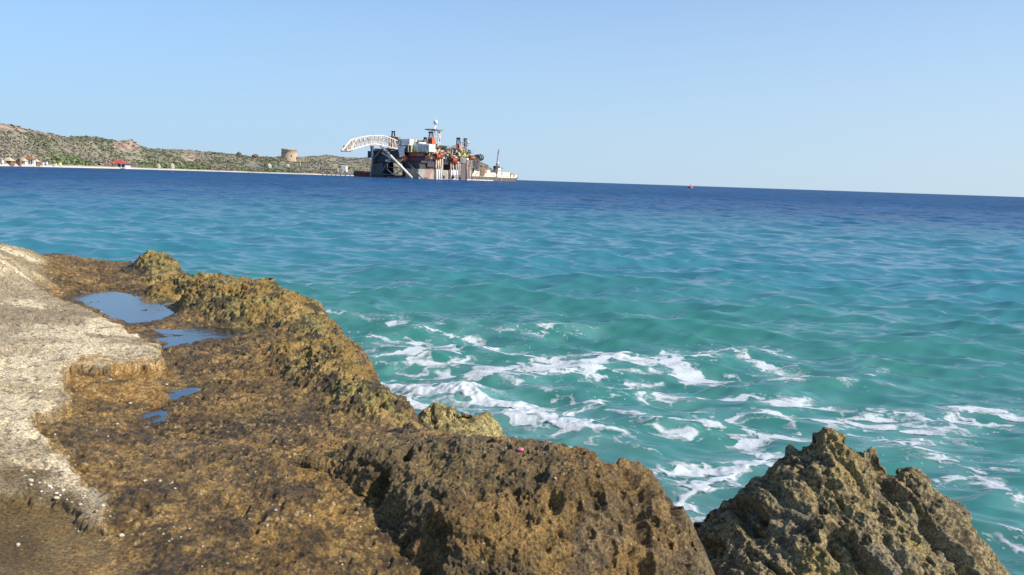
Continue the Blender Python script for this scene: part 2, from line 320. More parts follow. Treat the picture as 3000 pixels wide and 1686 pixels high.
# ------------------------------------------------------------ rocks
def rock_material(name, wetgloss=True, scl=1.0, pale=.5):
    m, n, p = mat_new(name); N = n.nodes.new; L = n.links.new
    va = N('ShaderNodeVertexColor'); va.layer_name = 'Col'; tc = N('ShaderNodeTexCoord')
    no = N('ShaderNodeTexNoise'); no.inputs['Scale'].default_value = 75*scl; no.inputs['Detail'].default_value = 6; no.inputs['Roughness'].default_value = .75; L(tc.outputs['Object'], no.inputs['Vector'])
    r = N('ShaderNodeValToRGB'); e = r.color_ramp.elements; e[0].position = .38; e[0].color = (.30, .28, .26, 1); e[1].position = .64; e[1].color = (1.95, 1.9, 1.8, 1); L(no.outputs[0], r.inputs[0])
    mx = N('ShaderNodeMix'); mx.data_type = 'RGBA'; mx.blend_type = 'MULTIPLY'; mx.inputs[0].default_value = 1; L(va.outputs[0], mx.inputs[6]); L(r.outputs[0], mx.inputs[7])
    vo = N('ShaderNodeTexVoronoi'); vo.inputs['Scale'].default_value = 38*scl; L(tc.outputs['Object'], vo.inputs['Vector'])
    ms = N('ShaderNodeMath'); ms.operation = 'LESS_THAN'; ms.inputs[1].default_value = .2; L(vo.outputs['Distance'], ms.inputs[0])
    sp = N('ShaderNodeSeparateColor'); L(vo.outputs['Color'], sp.inputs[0])
    m2 = N('ShaderNodeMath'); m2.operation = 'GREATER_THAN'; m2.inputs[1].default_value = .84; L(sp.outputs[0], m2.inputs[0])
    m3 = N('ShaderNodeMath'); m3.operation = 'MULTIPLY'; L(ms.outputs[0], m3.inputs[0]); L(m2.outputs[0], m3.inputs[1])
    m4 = N('ShaderNodeMath'); m4.operation = 'MULTIPLY'; m4.inputs[1].default_value = pale; L(m3.outputs[0], m4.inputs[0])
    mz = N('ShaderNodeMix'); mz.data_type = 'RGBA'; L(m4.outputs[0], mz.inputs[0]); L(mx.outputs[2], mz.inputs[6]); mz.inputs[7].default_value = (.52, .44, .33, 1)
    L(mz.outputs[2], p.inputs['Base Color'])
    at = N('ShaderNodeAttribute'); at.attribute_name = 'wet'
    mr = N('ShaderNodeMapRange'); mr.inputs[3].default_value = .85; mr.inputs[4].default_value = .24; L(at.outputs['Fac'], mr.inputs[0]); L(mr.outputs[0], p.inputs['Roughness'])
    b = N('ShaderNodeBump'); b.inputs['Strength'].default_value = 1.0; b.inputs['Distance'].default_value = .014; L(no.outputs[0], b.inputs['Height']); L(b.outputs[0], p.inputs['Normal'])
    return m
def normals(P):
    du = np.gradient(P, axis=1); dv = np.gradient(P, axis=0); nn = np.cross(du, dv)
    nn /= np.linalg.norm(nn, axis=-1, keepdims=True)+1e-12
    nn[nn[..., 2] < 0] *= -1
    return nn
def polar(t0, t1, nt_, r0, r1, nr, power=1.0):
    T, Q = np.meshgrid(np.linspace(R(t0), R(t1), nt_), r0*(r1/r0)**(np.linspace(0, 1, nr)**power))
    return Q*np.sin(T), Q*np.cos(T)
def drop(d, s=2.6, r=.06): return np.sqrt((s*d)**2+r*r)-r
# --- platform
edge = [(-900,640,1.9),(-300,668,1.6),(0,703,1.50),(45,712,1.45),(72,732,1.30),(130,736,1.2),(200,740,1.12),(330,757,1.04),(420,768,1.0),(440,756,1.14),(468,752,1.18),(505,778,1.1),(545,800,1.0),(610,804,1.1),(700,810,1.14),(790,824,1.12),(830,848,1.08),(890,864,1.05),(920,905,1.02),(975,948,1.02),(1010,985,1.02),(1045,1035,1.0),(1070,1075,.98),(1100,1102,.98),(1150,1135,.97),(1188,1165,.95),(1198,1205,.90),(1260,1238,.9),(1330,1258,.95),(1420,1275,1.0),(1500,1330,.9),(1500,1500,.8),(1450,1900,.5)]
inner = [(-300,900,1.15),(-300,1300,1.1),(-300,1700,1.1),(0,780,1.33),(100,790,1.2),(0,850,1.12),(150,850,.97),(300,800,.97),(420,830,.96),(230,875,.93),(350,900,.93),(500,905,.93),(430,955,.93),(600,960,.93),(700,975,.93),(500,1010,.93),
 (100,900,1.02),(250,950,1.01),(350,1000,1.0),(420,1050,.98),(0,1000,1.06),(200,1100,1.04),(100,1250,1.05),(0,1400,1.04),(560,870,1.0),(620,850,1.12),(750,880,1.08),(850,930,1.08),(900,1000,1.05),(980,1070,1.02),(1080,1150,.97),
 (800,960,.95),(850,1080,.93),(950,1150,.92),(600,1150,.91),(750,1120,.91),(450,1200,.91),(300,1300,.93),(250,1420,.97),(310,1500,.95),(100,1520,.93),(200,1650,.92),(600,1300,.91),(600,1500,.89),(600,1686,.87),(900,1300,.93),(1100,1280,.95),(1200,1300,.95),(900,1450,.88),(1000,1600,.78),(900,1686,.80),(1100,1686,.72),(1150,1420,.85)]
epts = [at_z(a, b, z) for a, b, z in edge]
fz = tps(epts[1:]+[at_z(*q) for q in inner])
poly = [tuple(e[:2]) for e in epts]+[(.3, -1), (-14, -1)]
X, Y = polar(-46, 8, 1150, 2.3, 22, 1250)
P2 = np.stack([X, Y], -1)
jx = (fbm(P2, .5, 3, 101)-.5)*.22; jy = (fbm(P2, .5, 3, 102)-.5)*.22
d, qx, qy, ins = poly_dist(X+jx, Y+jy, poly)
Z = np.where(ins, fz(X, Y), fz(qx, qy)-drop(d, 2.2, .08))
Z = np.where(ins, Z - .05*np.exp(-d/.06), Z-.05)
Rr = np.hypot(X, Y)
wp = ((fbm(P2, .6, 4, 111)-.5)*.5, (fbm(P2, .6, 4, 112)-.5)*.5); ws = ((fbm(P2, .25, 3, 113)-.5)*.2, (fbm(P2, .25, 3, 114)-.5)*.2)
DRY = [(-400,700),(-400,1440),(0,1440),(110,1425),(250,1480),(330,1500),(300,1420),(230,1400),(210,1370),(120,1280),(80,1260),(150,1210),(190,1170),(180,1130),(215,1090),(300,1085),(400,1060),(460,1060),(455,1000),(380,965),(310,930),(240,890),(160,872),(0,856),(-100,850)]
DRY2 = [(-400,640),(0,700),(80,740),(140,800),(215,830),(190,850),(60,830),(-60,822),(-400,800)]
SMOOTH = [(-400,1440),(0,1440),(110,1425),(250,1490),(330,1560),(350,1686),(330,1800),(-400,1800)]
RIM = [(415,775),(430,750),(480,745),(560,790),(600,798),(560,830),(540,850),(470,845),(420,810)]
RIM2 = [(520,815),(600,800),(800,815),(950,900),(1060,1060),(1200,1180),(1180,1215),(1100,1190),(1010,1160),(930,1090),(850,1060),(810,1010),(860,975),(800,960),(700,925),(600,900),(520,880)]
OCH = [(190,1090),(280,1065),(300,1080),(400,1060),(520,1070),(520,1120),(470,1160),(330,1165),(200,1165)]
OCH2 = [(130,1560),(250,1520),(330,1540),(360,1686),(300,1760),(150,1760),(200,1640)]
dry = np.maximum(smask(X, Y, DRY, 1.02, .04, ws), smask(X, Y, DRY2, 1.25, .15, wp))
smo = smask(X, Y, SMOOTH, .95, .05, ws)
rim = np.maximum(smask(X, Y, RIM, 1.08, .12, ws), smask(X, Y, RIM2, 1.02, .10, ws)); och = np.maximum(smask(X, Y, OCH, .97, .07, ws), smask(X, Y, OCH2, .92, .1, wp)*.7)
wl = (ws[0]+(fbm(P2, .06, 2, 115)-.5)*.07, ws[1]+(fbm(P2, .06, 2, 116)-.5)*.07)
ledge = smask(X, Y, DRY, 1.02, .013, wl)
Z = Z + lerp(.028, .065, sstep(3.6, 6, Rr))*(ledge-.5)*ins
POOLS = [([(205,872),(270,862),(330,862),(400,880),(470,892),(525,905),(500,935),(430,945),(370,952),(320,925),(270,898),(215,882)], .93),
 ([(435,970),(520,965),(560,960),(640,950),(730,975),(700,995),(640,990),(560,1004),(520,1005),(460,1025),(448,995)], .93),
 ([(420,1202),(490,1192),(485,1212),(440,1236),(400,1222)], .905), ([(475,1138),(530,1142),(548,1160),(505,1162)], .91)]
pool = np.zeros_like(X)
for pg, z in POOLS: pool = np.maximum(pool, smask(X, Y, pg, z, .08, ws))
P = np.stack([X, Y, Z], -1); nn = normals(P)
rough = lerp(.6, 1.15, rim)*(1-.72*dry)*(1-.75*smo)*(1-.6*pool)
rough = rough*lerp(1, 1.5, sstep(.0, .25, d*(~ins)))
f1 = fbm(P, .34, 3, 121)-.5; f2 = fbm(P, .075, 3, 131)-.5; f3 = fbm(P, .022, 2, 141)-.5; pit = sstep(.60, .80, vn(P, .055, 151))*sstep(.4, .6, fbm(P, .3, 2, 152))
rdg = 1-2*np.abs(fbm(P, .16, 3, 161)-.5)
gr = vn(P, .024, 142); gr2 = vn(P, .012, 143); gr3 = vn(P, .038, 144); grit = (1-np.abs(2*gr-1))*.014+.006*gr2+.016*sstep(.55, .8, gr3)
disp = rough*(f1*.085 + f2*.05 + f3*.028 - pit*.045 - .03*sstep(.66, .78, vn(P, .045, 197))*sstep(.45, .6, fbm(P, .5, 2, 198)) + grit + (rdg-.8)*.06*lerp(.2, .6, rim)) + rim*.035
strat = np.sin((Y*1.0+.35*X)*9+6*fbm(P2, 1.2, 2, 171))                     # low erosion ripples in the dry slab
disp += dry*(.010*strat*sstep(.35, .6, fbm(P2, .8, 2, 175))+.030*(fbm(P, .11, 4, 172)-.5)*(1+sstep(6, 10, Rr))+.05*(fbm(P, .45, 3, 178)-.5)*sstep(7, 10, Rr)+.010*(gr-.5)-.02*sstep(.66, .8, fbm(P, .07, 2, 176)))
for px_, py_, z_, r_, h_ in ((462, 772, 1.1, .26, .09), (540, 868, .97, .30, -.16), (515, 850, .97, .2, -.10), (600, 845, 1.1, .5, .07), (760, 870, 1.1, .5, .06)):
    q_ = at_z(px_, py_, z_); disp = disp+h_*np.exp(-(((X-q_[0])**2+(Y-q_[1])**2)/r_**2)**1.5)
P = P + nn*disp[..., None]
NP_ = []
for ip, (pg, z) in enumerate(POOLS):                         # flat basins that hold the water
    pm = smask(X, Y, pg, z, .05, (ws[0]*1.6, ws[1]*1.6)); z = float(np.median(P[..., 2][pm > .6]))-.004+.0013*ip if ip != 1 else NP_[0][1]+.0021; NP_.append((pg, z))
    pm = smask(X, Y, pg, z, .05, (ws[0]*1.6, ws[1]*1.6)); pw = smask(X, Y, pg, z, .22 if ip < 2 else .10, ws)*(1-ledge)
    P[..., 2] = lerp(P[..., 2], z+(.016-.034*pm if ip < 2 else .010-.016*pm)+.055*(fbm(P2*np.array([.6, 1.2]), .40, 4, 174)-.5)+.035*(fbm(P2*np.array([.5, 1.1]), .10, 3, 177)-.5)+.012*(gr-.5), pw*.97)
B = lambda *c: np.array(c)
def mixc(a, b, t): return a+(b-a)*t[..., None]
k1 = fbm(P, .5, 4, 181); k2 = .30*fbm(P, .05, 3, 182)+.25*vn(P, .021, 192)+.20*vn(P, .013, 193)+.25*vn(P, .038, 144); k3 = fbm(P, 1.3, 3, 183)
cl = mixc(B(.060, .043, .024), B(.29, .205, .10), sstep(.30, .72, k2))
cl = mixc(cl, B(.30, .19, .055), .40*sstep(.52, .68, k1)*sstep(.4, .6, k3)*sstep(.3, .6, k2))
cl = mixc(cl, B(.10, .09, .07), .5*sstep(.52, .42, k3)*sstep(.5, .62, fbm(P, .7, 3, 184)))
cr = mixc(B(.14, .125, .065), B(.36, .33, .18), sstep(.38, .62, k2)); cr = mixc(cr, B(.30, .20, .07), .7*sstep(.5, .62, k1)); cr = mixc(cr, B(.07, .065, .045), sstep(.55, .66, fbm(P, .12, 3, 185)))
cr = mixc(cr, B(.42, .32, .17), sstep(.60, .68, fbm(P, .45, 3, 186)))
k4 = fbm(P, .22, 3, 196); cl = cl*(.62+.76*sstep(.32, .68, k4))[..., None]
pit_shade = sstep(.66, .78, vn(P, .045, 197))*sstep(.45, .6, fbm(P, .5, 2, 198)); cl = mixc(cl, B(.035, .028, .022), .8*pit_shade)  # carved pits also coloured near black, painting the shade inside them
plp = sstep(.76, .86, vn(P, .024, 199))*sstep(.40, .6, fbm(P, .35, 2, 200)); cl = mixc(cl, B(.50, .42, .30), .75*plp)
cl = mixc(cl, cr, rim)
cd = mixc(B(.38, .31, .195), B(.58, .49, .335), sstep(.35, .65, fbm(P, .35, 4, 187))); cd = mixc(cd, B(.17, .13, .07), .7*sstep(.56, .70, fbm(np.stack([X, Y*2.2], -1), .55, 4, 188))); cd = mixc(cd, B(.24, .19, .12), .75*sstep(.52, .62, fbm(P, .9, 4, 194))*sstep(5, 9, Rr)); cd = mixc(cd, B(.14, .11, .07), .8*sstep(.72, .8, vn(P, .035, 195))); cd = mixc(cd, B(.22, .14, .05), sstep(.12, .0, np.abs(ledge-.5)-.3)*.5*(ledge > .1)*(ledge < .98))
cl = mixc(cl, cd, dry)
cs = mixc(B(.22, .17, .10), B(.13, .095, .045), sstep(.4, .6, fbm(P, .3, 4, 189))); cl = mixc(cl, cs, smo)
co = mixc(B(.26, .16, .05), B(.42, .30, .16), sstep(.45, .6, k2)); cl = mixc(cl, co*1.1, och*sstep(.38, .58, fbm(P, .15, 3, 190)))
cl = mixc(cl, B(.05, .038, .025), pool*.6*(1-dry))
wet = (1-dry)*(1-rim*.75)*(.22+.4*sstep(.45, .65, k3))*(1-.5*smo)
cl = cl*np.array([.76, .67, .41])*(1-dry[..., None])+cl*dry[..., None]
kp = P[:-1, :-1, 2] > -.7
rock_mat = rock_material('wet_reef_rock')
shelf = grid_mesh('rock_shelf', P, rock_mat, keep=kp, colr=cl, attrs={'wet': wet}); tag(shelf, kind='structure')
SHX, SHY, SHZ = P[..., 0], P[..., 1], P[..., 2]
def ground_at(px, py, grids):
    """where the sight line through a photo pixel first meets a rock grid"""
    best = None
    for G in grids:
        v = G-np.array([0, 0, CAM_H]); dep = v@cF; u = CX+FPX*(v@cR)/dep; vv = CY-FPX*(v@cU)/dep
        e = (u-px)**2+(vv-py)**2; s = e < 25
        if s.any():
            q = G[s]; k = np.argmin(q[:, 1]+.0*q[:, 0]); 
            if best is None or q[k][1] < best[1]: best = q[k]
    return best
GRIDS = [P[::2, ::2].astype(np.float32).copy()]
# pools of water on the shelf
m, n, p = mat_new('pool_water'); N = n.nodes.new; L = n.links.new; n.nodes.remove(p)
tr_ = N('ShaderNodeBsdfTransparent'); tr_.inputs[0].default_value = (.80, .82, .80, 1); gl = N('ShaderNodeBsdfGlossy'); gl.inputs['Roughness'].default_value = .14; fr_ = N('ShaderNodeFresnel'); fr_.inputs[0].default_value = 1.33; fa_ = N('ShaderNodeMath'); fa_.inputs[1].default_value = .27; fa_.use_clamp = True; L(fr_.outputs[0], fa_.inputs[0])
p = gl; ms0 = N('ShaderNodeMixShader'); L(fa_.outputs[0], ms0.inputs[0]); L(tr_.outputs[0], ms0.inputs[1]); L(gl.outputs[0], ms0.inputs[2]); L(ms0.outputs[0], n.nodes['Material Output'].inputs[0])
tc = N('ShaderNodeTexCoord'); no = N('ShaderNodeTexNoise'); no.inputs['Scale'].default_value = 9; L(tc.outputs['Object'], no.inputs['Vector'])
b = N('ShaderNodeBump'); b.inputs['Strength'].default_value = .12; b.inputs['Distance'].default_value = .02; L(no.outputs[0], b.inputs['Height']); L(b.outputs[0], p.inputs['Normal'])
pks = [smask(X, Y, pg, z, .18 if ip < 2 else .06, ws) for ip, (pg, z) in enumerate(NP_)]
for ip, (pg, z) in enumerate(NP_):
    pk = (pks[ip] > .02)
    for jp in range(len(NP_)): pk &= (pks[ip] >= pks[jp]-(1e-9 if jp > ip else 0))
    lowc = P[..., 2] < z
    kf_ = (lowc[:-1, :-1] | lowc[1:, 1:] | lowc[1:, :-1] | lowc[:-1, 1:]) & pk[:-1, :-1]
    if kf_.any(): tag(grid_mesh('tide_pool', np.stack([SHX, SHY, np.full_like(SHX, z)], -1), m, keep=kf_), kind='structure')
# --- the big rounded boulder
def rock(name, edge, inner, back, tp, amp, seed, colfn, mat, jit=.1, sd_=2.6, rr_=.06, style='boulder', cut=-.5):
    ep = [at_z(a, b, z) for a, b, z in edge]; f = tps(ep+[at_z(*q) for q in inner]+[np.array(q) for q in back[1]])
    poly = [tuple(e[:2]) for e in ep]+list(back[0])
    X, Y = polar(*tp); P2 = np.stack([X, Y], -1)
    jx = (fbm(P2, .3, 3, seed)-.5)*jit; jy = (fbm(P2, .3, 3, seed+1)-.5)*jit
    d, qx, qy, ins = poly_dist(X+jx, Y+jy, poly)
    Z = np.where(ins, f(X, Y)-rr_*.8*np.exp(-d/.07), f(qx, qy)-rr_*.8-drop(d, sd_, rr_))
    P = np.stack([X, Y, Z], -1); nn = normals(P)
    f1 = fbm(P, .38, 3, seed+2)-.5; f2 = fbm(P, .11, 3, seed+3)-.5; f3 = fbm(P, .035, 3, seed+4)-.5
    pit = sstep(.62, .80, vn(P, .05, seed+5)); pit2 = sstep(.64, .86, fbm(P*np.array([1, 1, .6]), .15, 2, seed+6))
    g1 = vn(P, .022, seed+20)
    disp = amp*np.where(ins, 1, np.exp(-d*25))*(f1*(.07 if style == 'crag' else .09)+f2*(.05 if style == 'crag' else .085)+f3*.05+.012*(1-np.abs(2*g1-1))-pit*.03-pit2*.06)
    if style == 'crag':
        a = P@np.array([.85, .10, .42])+.10*(fbm(P, .3, 2, seed+7)-.5); b_ = P@np.array([.45, -.4, -.8])
        q = np.stack([a, b_*.17, P[..., 1]*.4], -1)
        rg = np.abs(fbm(q, .13, 3, seed+8)-.5)*2                # slanting flutes
        disp = disp + amp*np.where(ins, 1, np.exp(-d*25))*(.16*np.clip(rg, 0, .45) - .05 - .15*sstep(.56, .68, fbm(q, .15, 2, seed+9)))
        sh = 1-2*np.abs(fbm(P, .045, 3, seed+12)-.5); disp = disp+.022*(sh-.8)*amp
    else:
        q = P*np.array([1, .5, .42])
        disp = disp - amp*.10*sstep(.60, .74, fbm(q, .16, 2, seed+9))*sstep(.40, .55, fbm(P, .7, 2, seed+10))
    P = P+nn*disp[..., None]
    cl, wet = colfn(P, pit, disp); cl = mixc(cl, B(.035, .038, .022), .8*sstep(.32, .12, P[..., 2]+.12*(fbm(P, .2, 3, seed+30)-.5))); wet = wet+.5*sstep(.4, .2, P[..., 2]); cl = cl*np.array([1.0, .95, .80])*(1.2 if style == 'crag' else .82)
    o = grid_mesh(name, P, mat, keep=P[:-1, :-1, 2] > cut, colr=cl, attrs={'wet': wet})
    GRIDS.append(P[::2, ::2].astype(np.float32).copy()); return o
def col_boulder(P, pit, disp):
    k1 = fbm(P, .5, 4, 281); k2 = .5*fbm(P, .07, 3, 282)+.5*vn(P, .016, 292); k3 = fbm(P, .22, 3, 283)
    c = mixc(B(.085, .055, .022), B(.19, .125, .048), sstep(.36, .62, k2)); c = mixc(c, B(.24, .15, .045), .6*sstep(.5, .66, k1))
    c = mixc(c, B(.12, .10, .075), .45*sstep(.55, .68, k3)); c = mixc(c, B(.14, .115, .05), .4*sstep(.55, .42, k1))
    top = sstep(4.1, 4.5, P[..., 1]); c = mixc(c, B(.16, .135, .075), .4*top)
    c = c*(.78+.5*sstep(.35, .65, fbm(P, .11, 3, 285)))[..., None]; q = at_z(1640, 1420, 1.0); return c, .25+0*k1
bo_mat = rock_material('pitted_boulder_rock', scl=.9, pale=.55)
b_edge = [(850,1330,.95),(900,1310,.99),(1050,1275,1.0),(1250,1262,1.02),(1400,1262,1.04),(1500,1266,1.06),(1600,1272,1.07),(1700,1292,1.06),(1800,1318,1.03),(1880,1348,1.0),(1950,1398,.95),(2000,1455,.9),(2040,1535,.83),(2060,1600,.76),(2072,1700,.66),(2080,1850,.5)]
def yz(px, py, y): v = at_y(px, py, y); return (px, py, v[2])
b_in = [yz(930,1330,4.45),yz(1110,1370,4.10),yz(1242,1420,3.86),yz(1334,1520,3.58),yz(1000,1310,4.5),yz(1150,1320,4.32),yz(1350,1330,4.2),yz(1500,1340,4.1),yz(1700,1370,3.95),yz(1850,1430,3.9),yz(1250,1370,4.08),
 yz(1400,1430,3.82),yz(1500,1500,3.66),yz(1500,1600,3.48),yz(1500,1686,3.36),yz(1700,1500,3.68),yz(1700,1600,3.55),yz(1700,1686,3.43),yz(1900,1550,3.75),yz(1950,1686,3.55),yz(1400,1686,3.38),
 (885,1350,.86),(1000,1495,.72),(1085,1590,.66),(1180,1710,.62),yz(1040,1380,4.16),yz(1165,1450,3.86),yz(1262,1545,3.60)]
b_back = ([(.75, 3.0), (.2, 2.75), (-.25, 2.8), (-.33, 3.0), (-.47, 3.42), (-.67, 3.72), (-.86, 3.98), (-1.0, 4.2)], [(.2, 2.8, .4), (.7, 3.0, .3), (-.22, 2.85, .5)])
o = rock('boulder', b_edge, b_in, b_back, (-17, 17, 1050, 2.65, 5.6, 1000), .72, 200, col_boulder, bo_mat, jit=.035, sd_=2.4, rr_=.09)
tag(o, 'large rounded brown pitted boulder at the bottom centre, left of the pointed crag', 'boulder')
def col_crag(P, pit, disp):
    k1 = fbm(P, .4, 4, 381); k2 = .5*fbm(P, .06, 3, 382)+.5*vn(P, .016, 392); k3 = fbm(P, .2, 3, 383)
    c = mixc(B(.085, .065, .035), B(.24, .195, .105), sstep(.38, .62, k2)); c = mixc(c, B(.27, .21, .075), .6*sstep(.52, .66, k1))
    c = mixc(c, B(.17, .155, .125), .5*sstep(.54, .66, k3)); c = mixc(c, B(.14, .10, .055), .6*sstep(.95, 1.15, P[..., 2]))
    q = at_z(2665, 1570, .82); g = ((P[..., 0]-q[0])/.17)**2+((P[..., 1]-q[1])/.14)**2
    c = mixc(c, mixc(B(.10, .105, .105), B(.17, .17, .165), k2), sstep(1.25, .8, g+.5*(k3-.5)))
    q = at_z(2760, 1680, .62); g = ((P[..., 0]-q[0])/.10)**2+((P[..., 1]-q[1])/.12)**2; c = mixc(c, B(.36, .27, .12), sstep(1.2, .7, g))
    return c, .15+0*k1
cr_mat = rock_material('sharp_crag_rock', scl=1.1, pale=.25)
def yz(px, py, y): v = at_y(px, py, y); return (px, py, v[2])
c_edge = [yz(1960,1640,4.85),yz(2060,1522,4.9),yz(2100,1477,4.88),yz(2140,1442,4.86),yz(2200,1402,4.84),yz(2270,1345,4.82),yz(2300,1310,4.8),yz(2370,1270,4.78),yz(2405,1240,4.75),yz(2440,1238,4.72),yz(2470,1260,4.7),yz(2490,1290,4.68),yz(2520,1306,4.66),yz(2560,1302,4.64),yz(2590,1340,4.62),yz(2622,1384,4.6),yz(2650,1370,4.58),yz(2690,1366,4.56),yz(2725,1400,4.53),yz(2770,1444,4.5),yz(2802,1436,4.47),yz(2830,1480,4.45),yz(2870,1560,4.4),yz(2920,1630,4.35),yz(2975,1690,4.3),yz(3060,1800,4.2)]
c_in = [yz(2080,1600,4.55),yz(2100,1690,4.3),yz(2200,1500,4.55),yz(2200,1600,4.35),yz(2200,1690,4.15),yz(2350,1380,4.58),yz(2350,1500,4.38),yz(2380,1600,4.18),yz(2380,1690,4.0),yz(2440,1330,4.58),yz(2480,1450,4.4),yz(2500,1560,4.15),yz(2520,1690,3.95),yz(2640,1470,4.33),yz(2640,1570,4.12),yz(2650,1690,3.92),yz(2780,1560,4.15),yz(2790,1690,3.95),yz(2880,1690,4.05)]
c_back = ([(2.35, 3.6), (2.0, 3.35), (1.4, 3.3), (1.0, 3.6), (.85, 4.2)], [(1.4, 3.45, .2), (1.9, 3.5, .2), (2.3, 3.7, .1), (1.0, 3.8, .2)])
o = rock('boulder', c_edge, c_in, c_back, (9, 36, 950, 3.1, 6.4, 900), .64, 300, col_crag, cr_mat, jit=.07, sd_=3.2, rr_=.03, style='crag')
o.name = 'rock_crag'; tag(o, 'sharp jagged peaked crag rising from the sea at the bottom right', 'rock')
def col_small(P, pit, disp):
    k2 = fbm(P, .06, 4, 482); k3 = fbm(P, .2, 3, 483)
    c = mixc(B(.16, .13, .05), B(.34, .30, .14), sstep(.4, .6, k2)); c = mixc(c, B(.09, .08, .04), sstep(.55, .68, k3)); return c*.8, .3+0*k2
s_edge = [(1232,1215,.55),(1243,1180,.62),(1275,1172,.64),(1320,1178,.62),(1365,1190,.6),(1390,1205,.52),(1405,1192,.56),(1430,1205,.52),(1455,1230,.45),(1475,1262,.35)]
s_in = [(1280,1205,.58),(1350,1220,.55),(1410,1230,.48)]
o = rock('boulder', s_edge, s_in, ([tuple(at_z(1470,1330,.3)[:2]), tuple(at_z(1340,1330,.4)[:2]), tuple(at_z(1225,1290,.45)[:2])], [tuple(at_z(1340,1320,.4)), tuple(at_z(1250,1290,.4))]), (-9.5, 2.5, 420, 5.0, 7.6, 420), .5, 400, col_small, rock_material('tan_surf_rock', scl=.8, pale=.1), jit=.12, sd_=2.4, rr_=.04, style='crag')
tag(o, 'small jagged olive tan rock ringed by white surf in the middle of the shoreline', 'rock')
o.name = 'surf_rock'
#@@PART2
# ------------------------------------------------------------ headland
RIDGE = [(-900,330),(-500,345),(-200,355),(0,367),(50,373),(110,388),(160,395),(200,407),(230,403),(280,404),(310,412),(340,415),(385,413),(400,425),(430,437),(480,440),(540,443),(590,446),(650,452),(690,455),(730,459),(770,461),(819,462),(873,466),(896,460),(954,457),(1001,463),(1059,467),(1150,470),(1300,474),(1395,477),(1412,484),(1432,500),(1450,522),(1470,527)]
SHORE = [(-900,430),(-300,520),(0,583),(100,680),(200,760),(370,980),(540,1150),(760,1240),(1000,1310),(1200,1400),(1470,1500)]
DEPTH = [(-900,260),(0,230),(400,230),(560,190),(800,110),(900,180),(1000,260),(1300,230),(1470,150)]
def itp(t, x): return np.interp(x, [a for a, _ in t], [b for _, b in t])
def hor(px): return 476.9+.03361*px
npx = 900; npt = 150
PXs = np.linspace(-900, 1470, npx); tt = np.linspace(-.05, 1.6, npt)
TT, PX = np.meshgrid(tt, PXs, indexing='ij')
wig = 14*(fbm(np.stack([PX, 0*PX], -1), 60, 3, 501)-.5)
D = itp(SHORE, PX)+itp(DEPTH, PX)*TT*(1+.2*(fbm(np.stack([PX, TT*0], -1), 140, 2, 502)-.5)) + wig*(TT < 2)
HX = (PX-CX)/FPX*D*1.0; HY = D*1.0
Hp = np.stack([HX, HY], -1)
Hr = (hor(PX)-itp(RIDGE, PX))/FPX*(itp(SHORE, PX)+itp(DEPTH, PX))+CAM_H-1.2
prof = np.where(TT < 1, .06*sstep(0, .08, TT)+.94*sstep(.07, 1.0, TT)**.9, 1-.5*sstep(1.0, 1.6, TT))
HZ = Hr*prof
HZ = HZ + np.minimum(1, np.maximum(TT-.08, 0)*3)*((fbm(Hp, 70, 4, 511)-.5)*Hr*.30*np.sin(np.pi*np.clip(TT, 0, 1)) + (fbm(Hp, 14, 3, 512)-.5)*3.0*np.minimum(1, Hr/20))
HZ = np.where(TT < .03, -1+ (TT+.05)/.08*1.7, HZ+.7*sstep(0, .03, TT))
rk = sstep(.52, .66, fbm(np.stack([HX, HY, HZ*4], -1), 30, 4, 521))
cliff = np.exp(-((PX-80)/150)**2)*np.exp(-((TT-.86-.0*PX)/.16)**2) + np.exp(-((PX-372)/50)**2)*np.exp(-((TT-.72)/.25)**2)+.8*np.exp(-((PX-560)/25)**2)*np.exp(-((TT-.6)/.2)**2)
rk2 = sstep(.35, .75, cliff+.5*(fbm(np.stack([HX, HY, HZ*3], -1), 13, 3, 522)-.5))
HZ = HZ + rk2*2.0*(fbm(np.stack([HX, HY], -1), 9, 3, 523)-.5)
c = mixc(B(.19, .185, .12), B(.245, .23, .155), fbm(Hp, 25, 4, 524)); c = mixc(c, B(.30, .255, .18), .6*rk)
c = mixc(c, mixc(B(.44, .31, .23), B(.22, .14, .11), sstep(.45, .6, fbm(np.stack([HX, HY, HZ*5], -1), 12, 3, 525))), rk2)
c = mixc(c, B(.62, .57, .47), sstep(.05, .025, TT)*sstep(-.05, .0, TT))
m, n, p = mat_new('dry_hill_ground'); va = n.nodes.new('ShaderNodeVertexColor'); va.layer_name = 'Col'; n.links.new(va.outputs[0], p.inputs['Base Color']); p.inputs['Roughness'].default_value = .9
no = n.nodes.new('ShaderNodeTexNoise'); no.inputs['Scale'].default_value = .35; no.inputs['Detail'].default_value = 6; tc = n.nodes.new('ShaderNodeTexCoord'); n.links.new(tc.outputs['Object'], no.inputs['Vector'])
b = n.nodes.new('ShaderNodeBump'); b.inputs['Strength'].default_value = .8; b.inputs['Distance'].default_value = 2; n.links.new(no.outputs[0], b.inputs['Height']); n.links.new(b.outputs[0], p.inputs['Normal'])
hills = grid_mesh('hills', np.stack([HX, HY, HZ], -1), m, colr=c); tag(hills, kind='structure')
def hill_at(px, t):
    i = int(round((t-tt[0])/(tt[-1]-tt[0])*(npt-1))); j = int(round((px-PXs[0])/(PXs[-1]-PXs[0])*(npx-1)))
    return np.array([HX[i, j], HY[i, j], HZ[i, j]])
